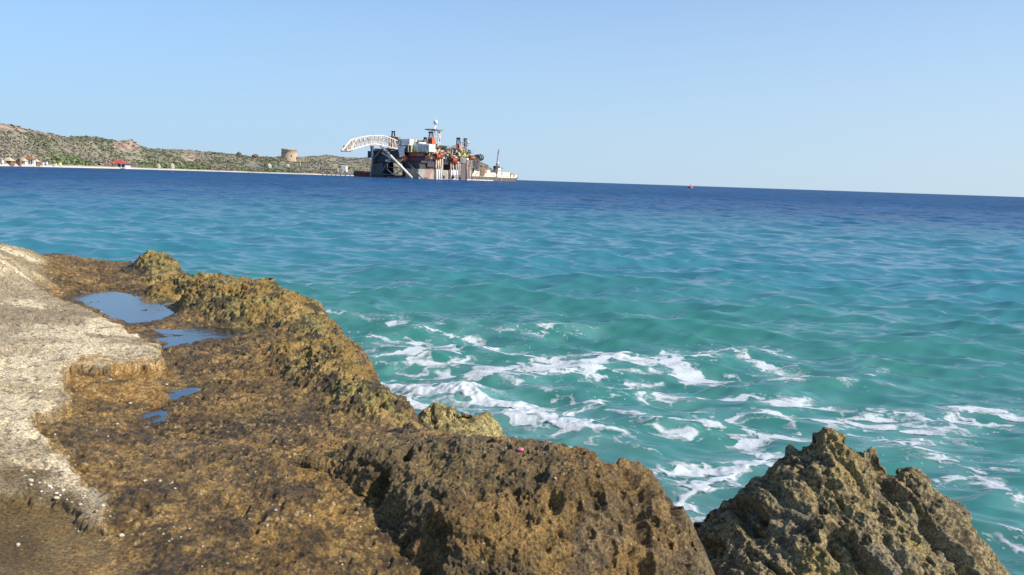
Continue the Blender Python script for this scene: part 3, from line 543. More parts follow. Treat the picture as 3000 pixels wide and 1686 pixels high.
# scrub: leaf clumps over the whole headland
sv = []; sf = []; scl_ = []
def clump(pt, r, h, colr, n=9):
    for k in range(n):
        a = rng.uniform(0, 6.28); e = rng.uniform(.1, 1); q = rng.uniform(.3, 1)
        cx_, cy_, cz_ = pt[0]+r*q*math.cos(a)*.9, pt[1]+r*q*math.sin(a)*.9, pt[2]+h*e*(1.1-q*.6)
        s = r*rng.uniform(.35, .7); b0 = len(sv)
        for j in range(4):
            v = rng.normal(0, 1, 3); v /= np.linalg.norm(v); sv.append((cx_+v[0]*s, cy_+v[1]*s, cz_+v[2]*s*.75))
        sf.append((b0, b0+1, b0+2)); sf.append((b0+1, b0+3, b0+2)); sf.append((b0, b0+2, b0+3))
        f = rng.uniform(.85, 1.2); scl_.extend([[x*f for x in colr]]*4)
SCN = fbm(Hp, 60, 3, 531)
GREENS = [(.20, .20, .13), (.17, .18, .115), (.25, .235, .17), (.28, .25, .20), (.175, .22, .10)]
for k in range(11000):
    px = rng.uniform(-420, 1445); t = rng.uniform(.05, 1.04)**.85
    i = min(npt-1, int((t-tt[0])/(tt[-1]-tt[0])*(npt-1))); j = int((px-PXs[0])/(PXs[-1]-PXs[0])*(npx-1))
    if rk2[i, j] > .4 and rng.rand() < .8: continue
    if rk[i, j] > .5 and rng.rand() < .6: continue
    low = t < .3; r = rng.uniform(1.8, 3.6)*(1.2 if low else 1)
    gi = SCN[i, j]+rng.normal(0, .05); g = GREENS[4 if (low and gi > .5) else 1 if gi > .58 else 0 if gi > .52 else 2 if gi > .45 else 3]
    clump((HX[i, j]+rng.uniform(-2, 2), HY[i, j]+rng.uniform(-2, 2), HZ[i, j]-.4), r, r*(1.0 if low else .55), g, 8)
me = bpy.data.meshes.new('scrub'); me.from_pydata(sv, [], sf); me.update()
a = me.color_attributes.new('Col', 'FLOAT_COLOR', 'POINT'); cc = np.ones((len(sv), 4), np.float32); cc[:, :3] = np.array(scl_); a.data.foreach_set('color', cc.ravel())
m, n, p = mat_new('scrub_leaves'); va = n.nodes.new('ShaderNodeVertexColor'); va.layer_name = 'Col'; n.links.new(va.outputs[0], p.inputs['Base Color']); p.inputs['Roughness'].default_value = .8; p.inputs['Specular IOR Level'].default_value = .15
me.materials.append(m); o = bpy.data.objects.new('scrub', me); col.objects.link(o); tag(o, 'grey green thorn scrub covering the dry headland across the water', 'scrub', kind='stuff')
# ------------------------------------------------------------ things on the headland
WHITE = paint('white_paint', (.78, .77, .74), .5, .15); CREAM = paint('cream_paint', (.70, .62, .42), .5, .3); STONE = paint('tan_stone', (.52, .40, .27), .9, 0, scale=.6)
THATCH = paint('pale_thatch', (.62, .47, .29), .9, 0, scale=1.5); REDROOF = paint('red_roof', (.50, .09, .07), .6, .1); DARK = paint('dark_opening', (.03, .028, .026), .7); BROWNR = paint('brown_tiles', (.30, .13, .07), .8)
def local(name, loc, rot, label, cat, group=None):
    e = empty(name, loc, label, cat, group); e.rotation_euler.z = rot; return e
def part(mb, name, mat, parent, smooth=False, label=None):
    mb.local = True; o = mb.build(name, mat, parent, smooth)
    if label: o['label'] = label
    return o
def ground_px(px, py, t0=.0, t1=1.05):        # hill point under a photo pixel
    j = int(round((px-PXs[0])/(PXs[-1]-PXs[0])*(npx-1)))
    yy = CY - FPX*((np.stack([HX[:, j], HY[:, j], HZ[:, j]-CAM_H], -1)@cU)/(np.stack([HX[:, j], HY[:, j], HZ[:, j]-CAM_H], -1)@cF))
    for i in range(npt):
        if tt[i] > t0 and yy[i] <= py: return np.array([HX[i, j], HY[i, j], HZ[i, j]])
    i = np.argmin(yy); return np.array([HX[i, j], HY[i, j], HZ[i, j]])
def mpp(pt): return pt[1]/FPX
# round stone fort
g = ground_px(843, 467, .2); g[2] -= 1.0; q = g[1]/FPX; zt = CAM_H+(hor(843)-440)*q
H = zt-g[2]; Rd = 22.5*q
f = local('stone_fort', g, 0, 'round tan stone fort tower standing on the headland ridge', 'fort')
mb = MB(); mb.lathe((0, 0, 0), [(Rd*1.05, -3), (Rd*1.0, H*.5), (Rd*.96, H*.93), (Rd*1.0, H*.94), (Rd*1.0, H), (Rd*.86, H), (Rd*.86, H*.88), (0, H*.88)], 40); part(mb, 'tower_wall', STONE, f, True)
for k in range(14):
    a0 = 2*math.pi*k/14; mb = MB(); mb.lathe((0, 0, 0), [(Rd*1.0, H-.002), (Rd*1.0, H+.9), (Rd*.88, H+.9), (Rd*.88, H-.002)], 60)
    keep = [fc for fc in mb.f if (math.atan2(sum(mb.v[i][1] for i in fc), sum(mb.v[i][0] for i in fc))-a0) % (2*math.pi) < .28]
    mb.f = keep; part(mb, 'battlement', STONE, f)
for ang, zz, hh in ((R(-60), H*.30, 2.6), (R(-100), H*.62, 1.3), (R(-130), H*.6, 1.3)):
    mb = MB(); cx_, cy_ = Rd*1.0*math.cos(ang), Rd*1.0*math.sin(ang); mb.box(cx_-.8, cx_+.8, cy_-.7, cy_+.7, zz, zz+hh); part(mb, 'gun_opening', DARK, f)
mb = MB(); mb.box(Rd*.8, Rd+19*q, -4, 3, -3, 9.5*q); part(mb, 'annex_wall', STONE, f)
mb = MB(); mb.box(Rd*.95, Rd+2.6*q, -4.3, -4.0, 1.0, 4); part(mb, 'doorway', DARK, f)
g2 = g+np.array([44*q, -2, -.5]); r = local('ruin_wall', g2, .1, 'short broken stone wall just right of the round fort', 'ruin')
mb = MB(); mb.box(-2.5*q, 2*q, -1, 1, -3, 12*q*.9); part(mb, 'wall', STONE, r); mb = MB(); mb.box(6*q, 7.5*q, -1, 1, -3, 9*q); part(mb, 'wall_stub', STONE, r)
# knob rocks on the ridge
def boulder_far(px, py, w, h, label, rgb, name='rock_outcrop'):
    g = ground_px(px, py, .0); q = g[1]/FPX; mb = MB(); n_ = 7
    mb.sphere((0, 0, 0), 1, n_); mb.v = [(v[0]*w*q*.5*rng.uniform(.75, 1.15), v[1]*w*q*.5*rng.uniform(.75, 1.15), h*q*.4+v[2]*h*q*.7*rng.uniform(.8, 1.15)) for v in mb.v]
    o = mb.build(name, paint('far_rock_%.2f' % rgb[0], rgb, .9, scale=.5)); o.location = g; tag(o, label, 'rock'); return o
boulder_far(698, 458, 15, 11, 'dark brown knob of rock on the ridge line left of the fort', (.17, .12, .08))
boulder_far(746, 461, 20, 8, 'low grey brown rock hump on the ridge nearest the fort', (.20, .16, .12))
boulder_far(462, 494, 11, 12, 'upright pale beach rock left of the twin on the shore', (.50, .42, .32))
boulder_far(502, 494, 13, 13, 'pale upright beach rock nearest the mooring winch', (.55, .48, .36))
boulder_far(785, 495, 13, 12, 'whitish rock block low on the slope below the fort', (.58, .53, .44))
boulder_far(838, 493, 14, 10, 'pale boulder on the slope right below the fort', (.50, .44, .36))
boulder_far(868, 474, 26, 8, 'dark ledge of rock under the right side of the fort', (.15, .12, .09))
def hut(px, py, w, h, hipcol, wallmat, label, name, cat, rot=0, roofh=.5, opening=True, depth=.8, fl=0.0):
    g = ground_px(px, py, .0); q = g[1]/FPX; w *= q; h *= q; e = local(name, g, rot, label, cat); g_ = h*(1-roofh)
    mb = MB(); mb.box(-w*.40, w*.40, -w*.4*depth, w*.4*depth, -1.5, g_); part(mb, 'wall', wallmat, e)
    mb = MB(); mb.frust(-w*.5, w*.5, -w*.5*depth, w*.5*depth, g_, h, w*(.42 if fl == 0 else fl), w*.45*depth); part(mb, 'roof', hipcol, e)
    if opening:
        for s in (-.22, .08, .28):
            mb = MB(); mb.box(w*s-w*.05, w*s+w*.07, -w*.4*depth-.06, -w*.4*depth, .3, g_*.8); part(mb, 'opening', DARK, e)
    return e
hut(349, 491, 58, 21, REDROOF, WHITE, 'beach pavilion with a red hipped roof and white walls', 'beach_pavilion', 'building', .1, .5)
hut(29, 485, 27, 19, THATCH, paint('brown_wall', (.22, .13, .09), .8), 'lone tan thatched hut at the far left end of the beach', 'thatched_hut', 'hut', 0, .55)
hut(70, 485, 22, 18, THATCH, WHITE, 'left thatch shelter of the orange beach house', 'beach_shelter', 'hut', 0, .5)
hut(88, 486, 30, 24, BROWNR, WHITE, 'beach house with brown tiled roof between two thatch shelters', 'beach_house', 'house', .1, .4)
hut(104, 486, 24, 17, THATCH, paint('brown_wall', (.22, .13, .09), .8), 'right thatch shelter beside the brown roofed beach house', 'beach_shelter', 'hut', 0, .5)
hut(56, 487, 12, 12, BROWNR, paint('red_wall', (.35, .12, .09), .7), 'small reddish shed left of the brown roofed beach house', 'shed', 'shed', 0, .2)
def van(px, py, w, h, label, name='parked_van', cat='van', mat=WHITE):
    g = ground_px(px, py, 0); q = g[1]/FPX; w *= q; h *= q; e = local(name, g, 0, label, cat)
    mb = MB(); mb.box(-w/2, w/2, -1, 1, .35*h*.5, h); part(mb, 'body', mat, e)
    mb = MB(); mb.box(-w*.45, w*.3, -1.03, -1.0, h*.62, h*.85); part(mb, 'window', DARK, e)
    for s in (-.3, .3):
        mb = MB(); mb.tube((w*s, -1.05, h*.2), (w*s, -.8, h*.2), h*.2, n=12); part(mb, 'wheel', DARK, e)
van(4, 484, 14, 9, 'white van parked at the leftmost end of the beach'); van(121, 486, 18, 7, 'low white van right of the brown roofed beach house'); van(134, 486, 12, 9, 'tall white van right of the low one'); van(155, 486, 22, 5, 'long low white trailer left of the yellow kiosk', 'trailer', 'trailer')
g = ground_px(175, 488, 0); q = g[1]/FPX; e = local('beach_kiosk', g, 0, 'round yellow kiosk with an olive rim on the white beach', 'kiosk')
mb = MB(); mb.lathe((0, 0, 0), [(5*q, 0), (5.4*q, 5*q), (5*q, 9*q), (2*q, 11*q), (0, 11.5*q)], 16); part(mb, 'body', paint('yellow_kiosk', (.62, .56, .16), .6), e, True)
mb = MB(); mb.lathe((0, 0, 0), [(6.5*q, 9*q), (3*q, 12.5*q), (0, 13.3*q)], 16); part(mb, 'roof', paint('olive_roof', (.25, .24, .08), .7), e, True)
def shore_px(px): return at_z(px, hor(px)+FPX*CAM_H/itp(SHORE, px), 0)
# mooring bollard, winch with its post
def winch(px, w, h, label, name, post=0):
    g = shore_px(px); g[2] = .3; q = g[1]/FPX; e = local(name, g, 0, label, 'winch' if post else 'bollard')
    BLK = paint('black_iron', (.04, .04, .04), .6, .3)
    mb = MB(); mb.frust(-w*q/2, w*q/2, -1.5, 1.5, -1, h*q*.45, .3, .3); part(mb, 'base', BLK, e)
    mb = MB(); mb.tube((-w*q*.3, 0, h*q*.6), (w*q*.3, 0, h*q*.6), h*q*.3, n=10); part(mb, 'drum', BLK, e)
    if post:
        mb = MB(); mb.tube((-w*q*.4, 0, 0), (-w*q*.45, 0, post*q), .35, n=6); mb.tube((-w*q*.45, 0, post*q*.8), (-w*q*.7, 0, 0), .2, n=6); part(mb, 'post', CREAM, e)
    return g
winch(537, 9, 6, 'small black mooring bollard alone on the pale beach', 'mooring_bollard'); WG = winch(686, 17, 6, 'black mooring winch with a slanted pale post, where the lines reach shore', 'mooring_winch', 15)
g = shore_px(899); g[2] = .3; winch(899, 14, 4, 'low dark winch on the shore below the fort', 'mooring_winch')
# jetty, tank, sheds
g = ground_px(965, 505, 0); q = g[1]/FPX
e = local('storage_shed', ground_px(1001, 504, 0), -.12, 'bright white shed at the right end of the waterside yard', 'shed'); mb = MB(); mb.box(-9*q, 9*q, -5, 5, -2, 16*q); part(mb, 'wall', WHITE, e)
mb = MB(); mb.frust(-9.5*q, 9.5*q, -5.4, 5.4, 16*q, 18*q, .5, 5); part(mb, 'roof', WHITE, e); mb = MB(); mb.box(-7*q, -2*q, -5.06, -5.0, 0, 7*q); part(mb, 'door', paint('grey_door', (.35, .36, .35)), e)
e = local('yard_building', ground_px(958, 505, 0), 0, 'long low pinkish building left of the white shed', 'building'); mb = MB(); mb.box(-20*q, 26*q, -5, 5, -2, 9*q); part(mb, 'wall', paint('pink_wall', (.50, .38, .31), .8, .2), e)
mb = MB(); mb.box(-21*q, 27*q, -5.6, 5.6, 9*q, 10.2*q); part(mb, 'roof', CREAM, e)
for k in range(9): mb = MB(); x = (-16+4.6*k)*q; mb.box(x, x+2*q, -5.06, -5.0, 2.5*q, 6.5*q); part(mb, 'window', DARK, e)
e = local('storage_tank', ground_px(934, 504, 0), 0, 'dark upright drum tank left of the pinkish building', 'tank'); mb = MB(); mb.lathe((0, 0, 0), [(3.5*q, -1), (3.5*q, 12*q), (2.5*q, 13.4*q), (0, 13.7*q)], 16); part(mb, 'shell', paint('dark_tank', (.10, .085, .08), .6, .3), e, True); mb = MB(); mb.tube((3.6*q, 0, 0), (3.6*q, 0, 13*q), .12, n=6); part(mb, 'ladder', DARK, e)
e = local('shore_post', ground_px(875, 492, 0), 0, 'pale upright post on the slope between the fort and the shore', 'post'); mb = MB(); mb.tube((0, 0, -1), (0, 0, 19*q), .7, .5); part(mb, 'shaft', CREAM, e); mb = MB(); mb.box(-.9, .9, -.9, .9, 19*q, 20.5*q); part(mb, 'cap', CREAM, e)
a0, a1 = at_y(938, 511.5, 1225), at_y(1062, 511, 1090); a0[2] = a1[2] = 0; e = empty('jetty', a0, 'low concrete jetty on dark piles left of the red barge', 'jetty')
vx = Vector(a1-a0); Ld = vx.length; e.rotation_euler.z = math.atan2(vx.y, vx.x); CONC = paint('pale_concrete', (.50, .47, .41), .8, .15)
mb = MB(); mb.box(0, Ld, 0, 4, 1.6, 2.5); part(mb, 'deck', CONC, e)
for k in range(9): mb = MB(); x = Ld*(k+.5)/9; mb.tube((x, .6, -2), (x, .6, 1.6), .6, n=8); part(mb, 'pile', paint('dark_pile', (.10, .09, .08)), e)
# ------------------------------------------------------------ the pipe laying platform
NAVY = paint('hull_navy', (.055, .062, .068), .6, .35, rc=(.09, .05, .04)); GREY = paint('steel_grey', (.22, .22, .22), .55, .3); WST = paint('white_steel', (.80, .76, .70), .5, .35, rc=(.5, .33, .22)); OLV = paint('olive_boom', (.10, .10, .06), .6, .2)
ORG = paint('orange_paint', (.62, .13, .05), .5, .1); RED = paint('red_oxide', (.26, .05, .04), .6, .3); BLK = paint('black_steel', (.03, .032, .035), .5); YEL = paint('yellow_paint', (.55, .48, .16), .6, .35); RUST = paint('rust_brown', (.27, .16, .11), .8, .4); BOOT = paint('hull_boot', (.36, .34, .27), .7, .6, scale=.15, rc=(.33, .20, .16)); PINK = paint('faded_red', (.55, .26, .20), .6, .2)
VA = np.array([.5, .8660254]); VB = np.array([-.8660254, .5])
CORN = np.array([(1225-CX)/FPX*1000, 1000.0])
rig = empty('pipelay_platform', (CORN[0], CORN[1], 0), 'huge rusty semi submersible pipelay platform with a white curved stinger, moored offshore', 'platform'); rig.rotation_euler.z = math.atan2(VA[1], VA[0])
# local frame: x along the vessel away from us, y across it to the left, z up
def Lc(pt): d = np.array(pt[:2])-CORN; return (float(d@VA), float(d@VB), float(pt[2]))
def onside(px, py, b=0.0):                    # local point on the plane y=b under a photo pixel
    d = ray(px, py); o = np.array([0, 0.]); # solve (o+t d - CORN)·VB = b
    t = (b+CORN@VB)/(d[:2]@VB); return (float((d[:2]*t-CORN)@VA), b, float(CAM_H+d[2]*t))
def onstern(px, py, a=0.0):
    d = ray(px, py); t = (a+CORN@VA)/(d[:2]@VA); return (a, float((d[:2]*t-CORN)@VB), float(CAM_H+d[2]*t))
def RP(mb, name, mat, parent=None, smooth=False, label=None): return part(mb, name, mat, parent or rig, smooth, label)
def sbox(mb, px0, px1, pt, pb, b0, b1, bottom=None):      # box whose near face lies on the lit side plane y=b0
    a0 = onside(px0, pb, b0)[0]; a1 = onside(px1, pb, b0)[0]; mid = (px0+px1)/2
    z1 = onside(mid, pt, b0)[2]; z0 = onside(mid, pb, b0)[2] if bottom is None else bottom
    mb.box(min(a0, a1), max(a0, a1), b0, b1, z0, z1)
def tbox(mb, px0, px1, pt, pb, a0, a1, bottom=None):      # box whose near face lies on the stern plane x=a0
    b1 = onstern(px0, pb, a0)[1]; b0 = onstern(px1, pb, a0)[1]; mid = (px0+px1)/2
    z1 = onstern(mid, pt, a0)[2]; z0 = onstern(mid, pb, a0)[2] if bottom is None else bottom
    mb.box(a0, a1, min(b0, b1), max(b0, b1), z0, z1)
def cone_parts(): pass
# hulls and columns
mb = MB(); sbox(mb, 1226, 1378, 499, 524, 0, 20, -4); RP(mb, 'pontoon', BOOT)
mb = MB(); mb.box(0, 118, 56, 78, -4, 3.2); RP(mb, 'pontoon', NAVY, label='dark far pontoon under the stern')
mb = MB(); mb.box(2, 14, 0, 78, -3, 2.2); RP(mb, 'cross_beam', RUST)
for (p0, p1) in ((1256, 1297), (1322, 1350), (1367, 1382)):
    a0 = onside(p0, 500, 2)[0]; a1 = onside(p1, 500, 2)[0]; mb = MB(); mb.box(a0, a1, 2.0, 18, 11, 20); RP(mb, 'column', RUST)
for a0, a1 in ((3, 20), (60, 78), (98, 114)):
    mb = MB(); mb.box(a0, a1, 59, 76, 3, 20); RP(mb, 'column', NAVY)
mb = MB(); mb.frust(1, 20, 2, 24, 10.5, 20, -3, 0); RP(mb, 'column', NAVY)
mb = MB(); tbox(mb, 1088, 1122, 478, 520, 1.0, 18, 1); RP(mb, 'column', paint('grey_green_plate', (.10, .125, .13), .6, .35))
mb = MB(); sbox(mb, 1350, 1367, 479, 524, -3, 12, -2); RP(mb, 'column', paint('violet_grey', (.14, .115, .12), .7, .4))
mb = MB(); sbox(mb, 1349, 1367, 461, 479, -4, 10); RP(mb, 'machinery_box', GREY)
# deck
zd0 = 19.5; zd1 = onstern(1200, 447, 0)[2]
mb = MB(); mb.box(0, onside(1398, 470, 0)[0], 0, 78, zd0, zd1); RP(mb, 'deck_hull', NAVY)
mb = MB(); tbox(mb, 1192, 1247, 458, 471, -1.2, 0); RP(mb, 'stripe_band', paint('plum_band', (.13, .055, .085), .6, .3))
fr = MB(); tbox(fr, 1190, 1246, 447.5, 448.8, -4, 0); tbox(fr, 1190, 1246, 457.5, 458.6, -4, 0); rk_ = RP(fr, 'raft_rack', RED)
for k in range(7):
    x0 = 1199+5.6*k; mb = MB(); s0 = onstern(x0, 449.5, -3.6); s1 = onstern(x0+4, 449.5, -3.6); s2 = onstern(x0, 457, -3.6)
    mb.box(-3.6, -1.4, s1[1], s0[1], s2[2], s0[2]); RP(mb, 'life_raft', ORG if k < 4 else PINK, rk_)
mb = MB(); tbox(mb, 1077, 1090, 443, 463, -2, 8); RP(mb, 'corner_cabin', paint('blue_black', (.03, .045, .06), .6))
mb = MB(); tbox(mb, 1088, 1166, 436, 447, 2, 26); RP(mb, 'stern_deckhouse', RUST)
for k in range(34):                           # deck clutter on the stern deckhouse and along the side
    mb = MB(); x = 1092+rng.uniform(0, 100); y = rng.uniform(434, 446); tbox(mb, x, x+rng.uniform(2, 7), y, y+rng.uniform(2, 6), -1-rng.uniform(0, 3), 3); RP(mb, 'deck_machinery', [RUST, GREY, PINK, BLK, WST][k % 5])
# white hitch tower and module
mb = MB(); tbox(mb, 1165, 1200, 408, 426, -10, 4); RP(mb, 'hitch_tower', WHITE); mb = MB(); tbox(mb, 1166, 1199, 426, 428, -9, 3); RP(mb, 'tower_joint', GREY); mb = MB()
mb.hexa([onstern(1171, 462, -10), onstern(1184, 458, -10), onstern(1184, 458, 0), onstern(1171, 462, 0), onstern(1165, 428, -10), onstern(1186, 428, -10), onstern(1186, 428, 0), onstern(1165, 428, 0)]); RP(mb, 'hitch_leg', WHITE)
WM = paint('module_white', (.74, .77, .70), .6, .25, scale=.3); mb = MB(); tbox(mb, 1187, 1228, 416, 446, -2, 12); RP(mb, 'accommodation_block', WM)
for k in range(8):
    mb = MB(); x = 1222+4.6*k; tbox(mb, x, x+2.6, 419+.5*k, 445, -3, 10); RP(mb, 'white_fin', WST)
mb = MB(); tbox(mb, 1222, 1256, 422, 444, 3, 12); RP(mb, 'fin_backing', GREY)
for k in range(7):
    mb = MB(); x = 1191+5*k; tbox(mb, x, x+2.6, 441+rng.uniform(-1, 1), 444.5, -2.3, -2); RP(mb, 'window', paint('olive_dark', (.10, .11, .07)))
mb = MB(); tbox(mb, 1187, 1250, 444.6, 446.6, -5, 12); RP(mb, 'catwalk', YEL)
for k in range(12):
    mb = MB(); x = 1186+2.6*k; tbox(mb, x, x+1.4, 405+rng.uniform(0, 5), 416, 0, 2); RP(mb, 'railing_frame', YEL if k % 2 else paint('yellow_green', (.55, .58, .30), .6))
# stinger: curved white lattice ramp
def sting(px, py, off=0.0):
    k = (px-1001)/(1163-1001); y = 915+k*(985-915); v = at_y(px, py, y+off); return Vector(Lc(v))
top = [(1003, 441), (1014, 426), (1027, 411), (1045, 406), (1063, 402), (1084, 399), (1103, 398), (1122, 398.5), (1142, 404), (1164, 413)]
bot = [(1001, 443), (1014, 443), (1030, 439), (1048, 434), (1066, 429), (1084, 424), (1100, 423), (1120, 427), (1142, 432), (1164, 437)]
NS = 28
def crv(t, lst): return (np.interp(t, np.linspace(0, 1, len(lst)), [a for a, _ in lst]), np.interp(t, np.linspace(0, 1, len(lst)), [b for _, b in lst]))
sg = MB(); sg.v = []; 
ch = MB(); wb = MB(); cr_ = MB()
for off in (0, 11):
    for i in range(NS):
        t0, t1 = i/NS, (i+1)/NS
        for lst, r_ in ((top, .75), (bot, .85)):
            ch.tube(sting(*crv(t0, lst), off), sting(*crv(t1, lst), off), r_, n=6)
        a_, b_ = sting(*crv(t0, top), off), sting(*crv(t0, bot), off); wb.tube(a_, b_, .42, n=5)
        c_, d_ = sting(*crv(t1, top), off), sting(*crv(t1, bot), off)
        wb.tube(a_ if i % 2 else b_, d_ if i % 2 else c_, .28, n=5)
    ch.tube(sting(1027, 411, off), sting(1001, 443, off), .9, n=6); ch.tube(sting(1044, 407, off), sting(1028, 440, off), .9, n=6)
for i in range(NS+1):
    t = i/NS; cr_.tube(sting(*crv(t, top), 0), sting(*crv(t, top), 11), .35, n=5); cr_.tube(sting(*crv(t, bot), 0), sting(*crv(t, bot), 11), .4, n=5)
SWH = paint('stinger_white', (.78, .70, .60), .5, .3, rc=(.45, .28, .18))
st_ = RP(ch, 'stinger_chord', SWH); RP(wb, 'stinger_web', SWH); RP(cr_, 'stinger_crossbar', SWH)
fl = MB()
for i in range(2, NS):
    t0, t1 = i/NS, (i+1)/NS; f0 = .55
    q4 = []
    for t in (t0, t1):
        a_, b_ = crv(t, top), crv(t, bot)
        for off in (1, 10): q4.append(sting(a_[0]*(1-f0)+b_[0]*f0, a_[1]*(1-f0)+b_[1]*f0, off))
    up = Vector((0, 0, .9)); fl.hexa([q4[0], q4[2], q4[3], q4[1], q4[0]+up, q4[2]+up, q4[3]+up, q4[1]+up])
    if i % 2: 
        v0 = sting(crv(t0, top)[0], lerp(crv(t0, top)[1], crv(t0, bot)[1], .55), 5.5); fl.box(v0.x-1.2, v0.x+1.2, v0.y-1.2, v0.y+1.2, v0.z, v0.z+3.6)
RP(fl, 'roller_ramp', PINK if 0 else paint('tan_ramp', (.50, .34, .22), .8, .3))
mb = MB(); v0 = sting(1020, 433, 5); mb.box(v0.x-5, v0.x+5, v0.y-3, v0.y+3, v0.z-3, v0.z+2); RP(mb, 'tip_winch', RUST)
mb = MB(); v0 = sting(1013, 444, 0); v1 = sting(1013, 444, 11); mb.tube(sting(1000, 443, 0), sting(1027, 443, 0), 1, n=6); mb.tube(sting(1000, 443, 11), sting(1027, 443, 11), 1, n=6); RP(mb, 'tip_skid', GREY)
# support legs of the stinger
def beam(name, p0, a0, p1, a1, r0, mat, r1=None):
    mb = MB(); mb.tube(onstern(*p0, a0), onstern(*p1, a1), r0, r1, n=10); RP(mb, name, mat, smooth=True)
beam('support_strut', (1112, 424), -28, (1209, 523.5), -6, 1.5, SWH, 1.7)
beam('support_strut', (1196, 476), -1, (1238, 523.5), -6, 1.1, paint('strut_grey', (.34, .32, .31), .6, .2), 1.4)
beam('hanger_post', (1093, 430), -3, (1085.5, 519.5), -3, 1.0, WST); beam('hanger_post', (1090, 428), -1, (1096, 478), -1, 2.6, paint('strut_dark', (.15, .14, .13)))
beam('brace', (1111, 446), -3, (1092, 470), -3, 1.1, GREY); beam('brace', (1119, 448), -4, (1148, 466), -4, .8, WST); beam('brace', (1135, 477), -3, (1115, 511), -3, .9, GREY)
beam('brace', (1137, 478), -3, (1134, 497), -3, .6, WST); beam('brace', (1134, 497), -3, (1153, 512), -3, .55, WST); beam('brace', (1114, 511.5), -3, (1153, 512), -3, .5, GREY); beam('brace', (1140, 491), -3, (1178, 493), -3, .5, GREY); beam('brace', (1160, 510), -3, (1180, 494), -3, .6, GREY)
mb = MB(); tbox(mb, 1129, 1156, 472, 475, -6, 0); RP(mb, 'work_platform', PINK); mb = MB(); tbox(mb, 1129, 1135, 468, 474, -6.5, -4); tbox(mb, 1138, 1141, 464, 476, -6.5, -4); RP(mb, 'winch_unit', WST)
for x, y, x2, y2, mt in ((1160, 478, 1166, 466, YEL), (1166, 466, 1172, 478, YEL), (1172, 478, 1180, 464, YEL), (1160, 472, 1184, 468, YEL), (1168, 478, 1178, 470, WST), (1172, 455, 1186, 472, ORG), (1176, 470, 1187, 453, ORG), (1170, 458, 1187, 458, RED), (1184, 450, 1187, 476, RUST)):
    beam('lattice_bar', (x, y), -8, (x2, y2), -8, .75, mt)
mb = MB(); tbox(mb, 1175, 1188, 455, 470, -6, -1); RP(mb, 'winch_unit', ORG)
# side: pipes, racks, winches
def vpipes(xs, y0, y1, b, mat, r_=.55, name='riser_pipe'):
    for x in xs:
        mb = MB(); mb.tube(onside(x, y0, b), onside(x, y1, b), r_, n=8); RP(mb, name, mat, smooth=True)
mb = MB(); sbox(mb, 1277, 1297, 494, 525, -1.6, 0, -2); RP(mb, 'white_guard', WST); vpipes((1278, 1285, 1291, 1296.5), 466, 525, -2.4, WST, .6); vpipes((1281.5, 1288), 468, 494, -1.6, paint('orange_rust', (.52, .26, .10), .7, .2), 1.6)
mb = MB(); sbox(mb, 1320, 1349, 497, 513, -1.6, 0); RP(mb, 'white_guard', WHITE); vpipes((1321, 1328, 1338, 1344, 1348), 474, 525, -2.4, WST, .55); vpipes((1325, 1333, 1341), 478, 498, -1.4, RUST, 1.5); mb = MB(); sbox(mb, 1322, 1347, 513, 525, -1.2, 0, -2); RP(mb, 'white_guard', paint('lilac_white', (.55, .48, .48), .7, .4))
mb = MB(); sbox(mb, 1369, 1382, 500, 525, -4.5, 0, -2); RP(mb, 'white_guard', WST); vpipes((1369, 1373, 1377, 1382), 470, 525, -5.2, paint('pink_white', (.6, .48, .42), .6, .3), .6)
vpipes((1253, 1257, 1260), 446, 472, -1, RUST, .6); vpipes((1303, 1308, 1313, 1265), 455, 475, -.8, GREY, .5)
vpipes((1317, 1366), 498, 525, -1.2, RUST, .8)
mb = MB(); mb.sphere(onside(1300, 519, -.4), 1.9, 8); mb.sphere(onside(1327, 519, -1.6), 2.3, 8); mb.sphere(onside(1346, 520, -1.6), 2.3, 8); RP(mb, 'fender', BLK, smooth=True)
mb = MB(); sbox(mb, 1300, 1325, 462, 476, -.7, 0); RP(mb, 'dark_panel', paint('green_black', (.03, .055, .05))); mb = MB(); sbox(mb, 1252, 1276, 470, 490, -.6, 0); RP(mb, 'dark_panel', NAVY)
def drumw(px, py, b, rad, mat, name='anchor_winch', frame=None):
    c_ = onside(px, py, b); mb = MB(); mb.tube((c_[0]-rad*1.2, c_[1], c_[2]), (c_[0]+rad*1.2, c_[1], c_[2]), rad*.75, n=14)
    for s in (-1.2, -.2, 1.0): mb.tube((c_[0]+rad*s, c_[1], c_[2]), (c_[0]+rad*(s+.2), c_[1], c_[2]), rad, n=14)
    o = RP(mb, name, mat); fm = MB(); fm.box(c_[0]-rad*1.5, c_[0]+rad*1.5, c_[1]+rad*.2, c_[1]+rad*1.1, c_[2]-rad*1.2, c_[2]-rad*.4); fm.tube((c_[0], c_[1]+rad, c_[2]-rad), (c_[0], c_[1]-rad*.5, c_[2]+rad*1.1), rad*.25); RP(fm, 'winch_frame', frame or RUST, o)
for px, py, rd, mt in ((1281, 459, 3.6, ORG), (1291, 453, 2.8, PINK), (1301, 450, 2.2, PINK), (1328, 470, 3.8, ORG), (1335, 476, 2.4, PINK), (1381, 463, 3.0, paint('rust_orange', (.5, .22, .10), .6, .3)), (1321, 462, 2.2, RUST), (1311, 447, 2.0, YEL), (1387, 463, 2.2, PINK)): drumw(px, py, -4, rd, mt)
mb = MB(); sbox(mb, 1250, 1300, 437, 446, 0, 20); RP(mb, 'upper_module', CREAM); mb = MB(); sbox(mb, 1300, 1345, 444, 452, 1, 20); RP(mb, 'upper_module', RUST); mb = MB(); sbox(mb, 1344, 1372, 447, 459, -1, 16); RP(mb, 'upper_module', YEL)
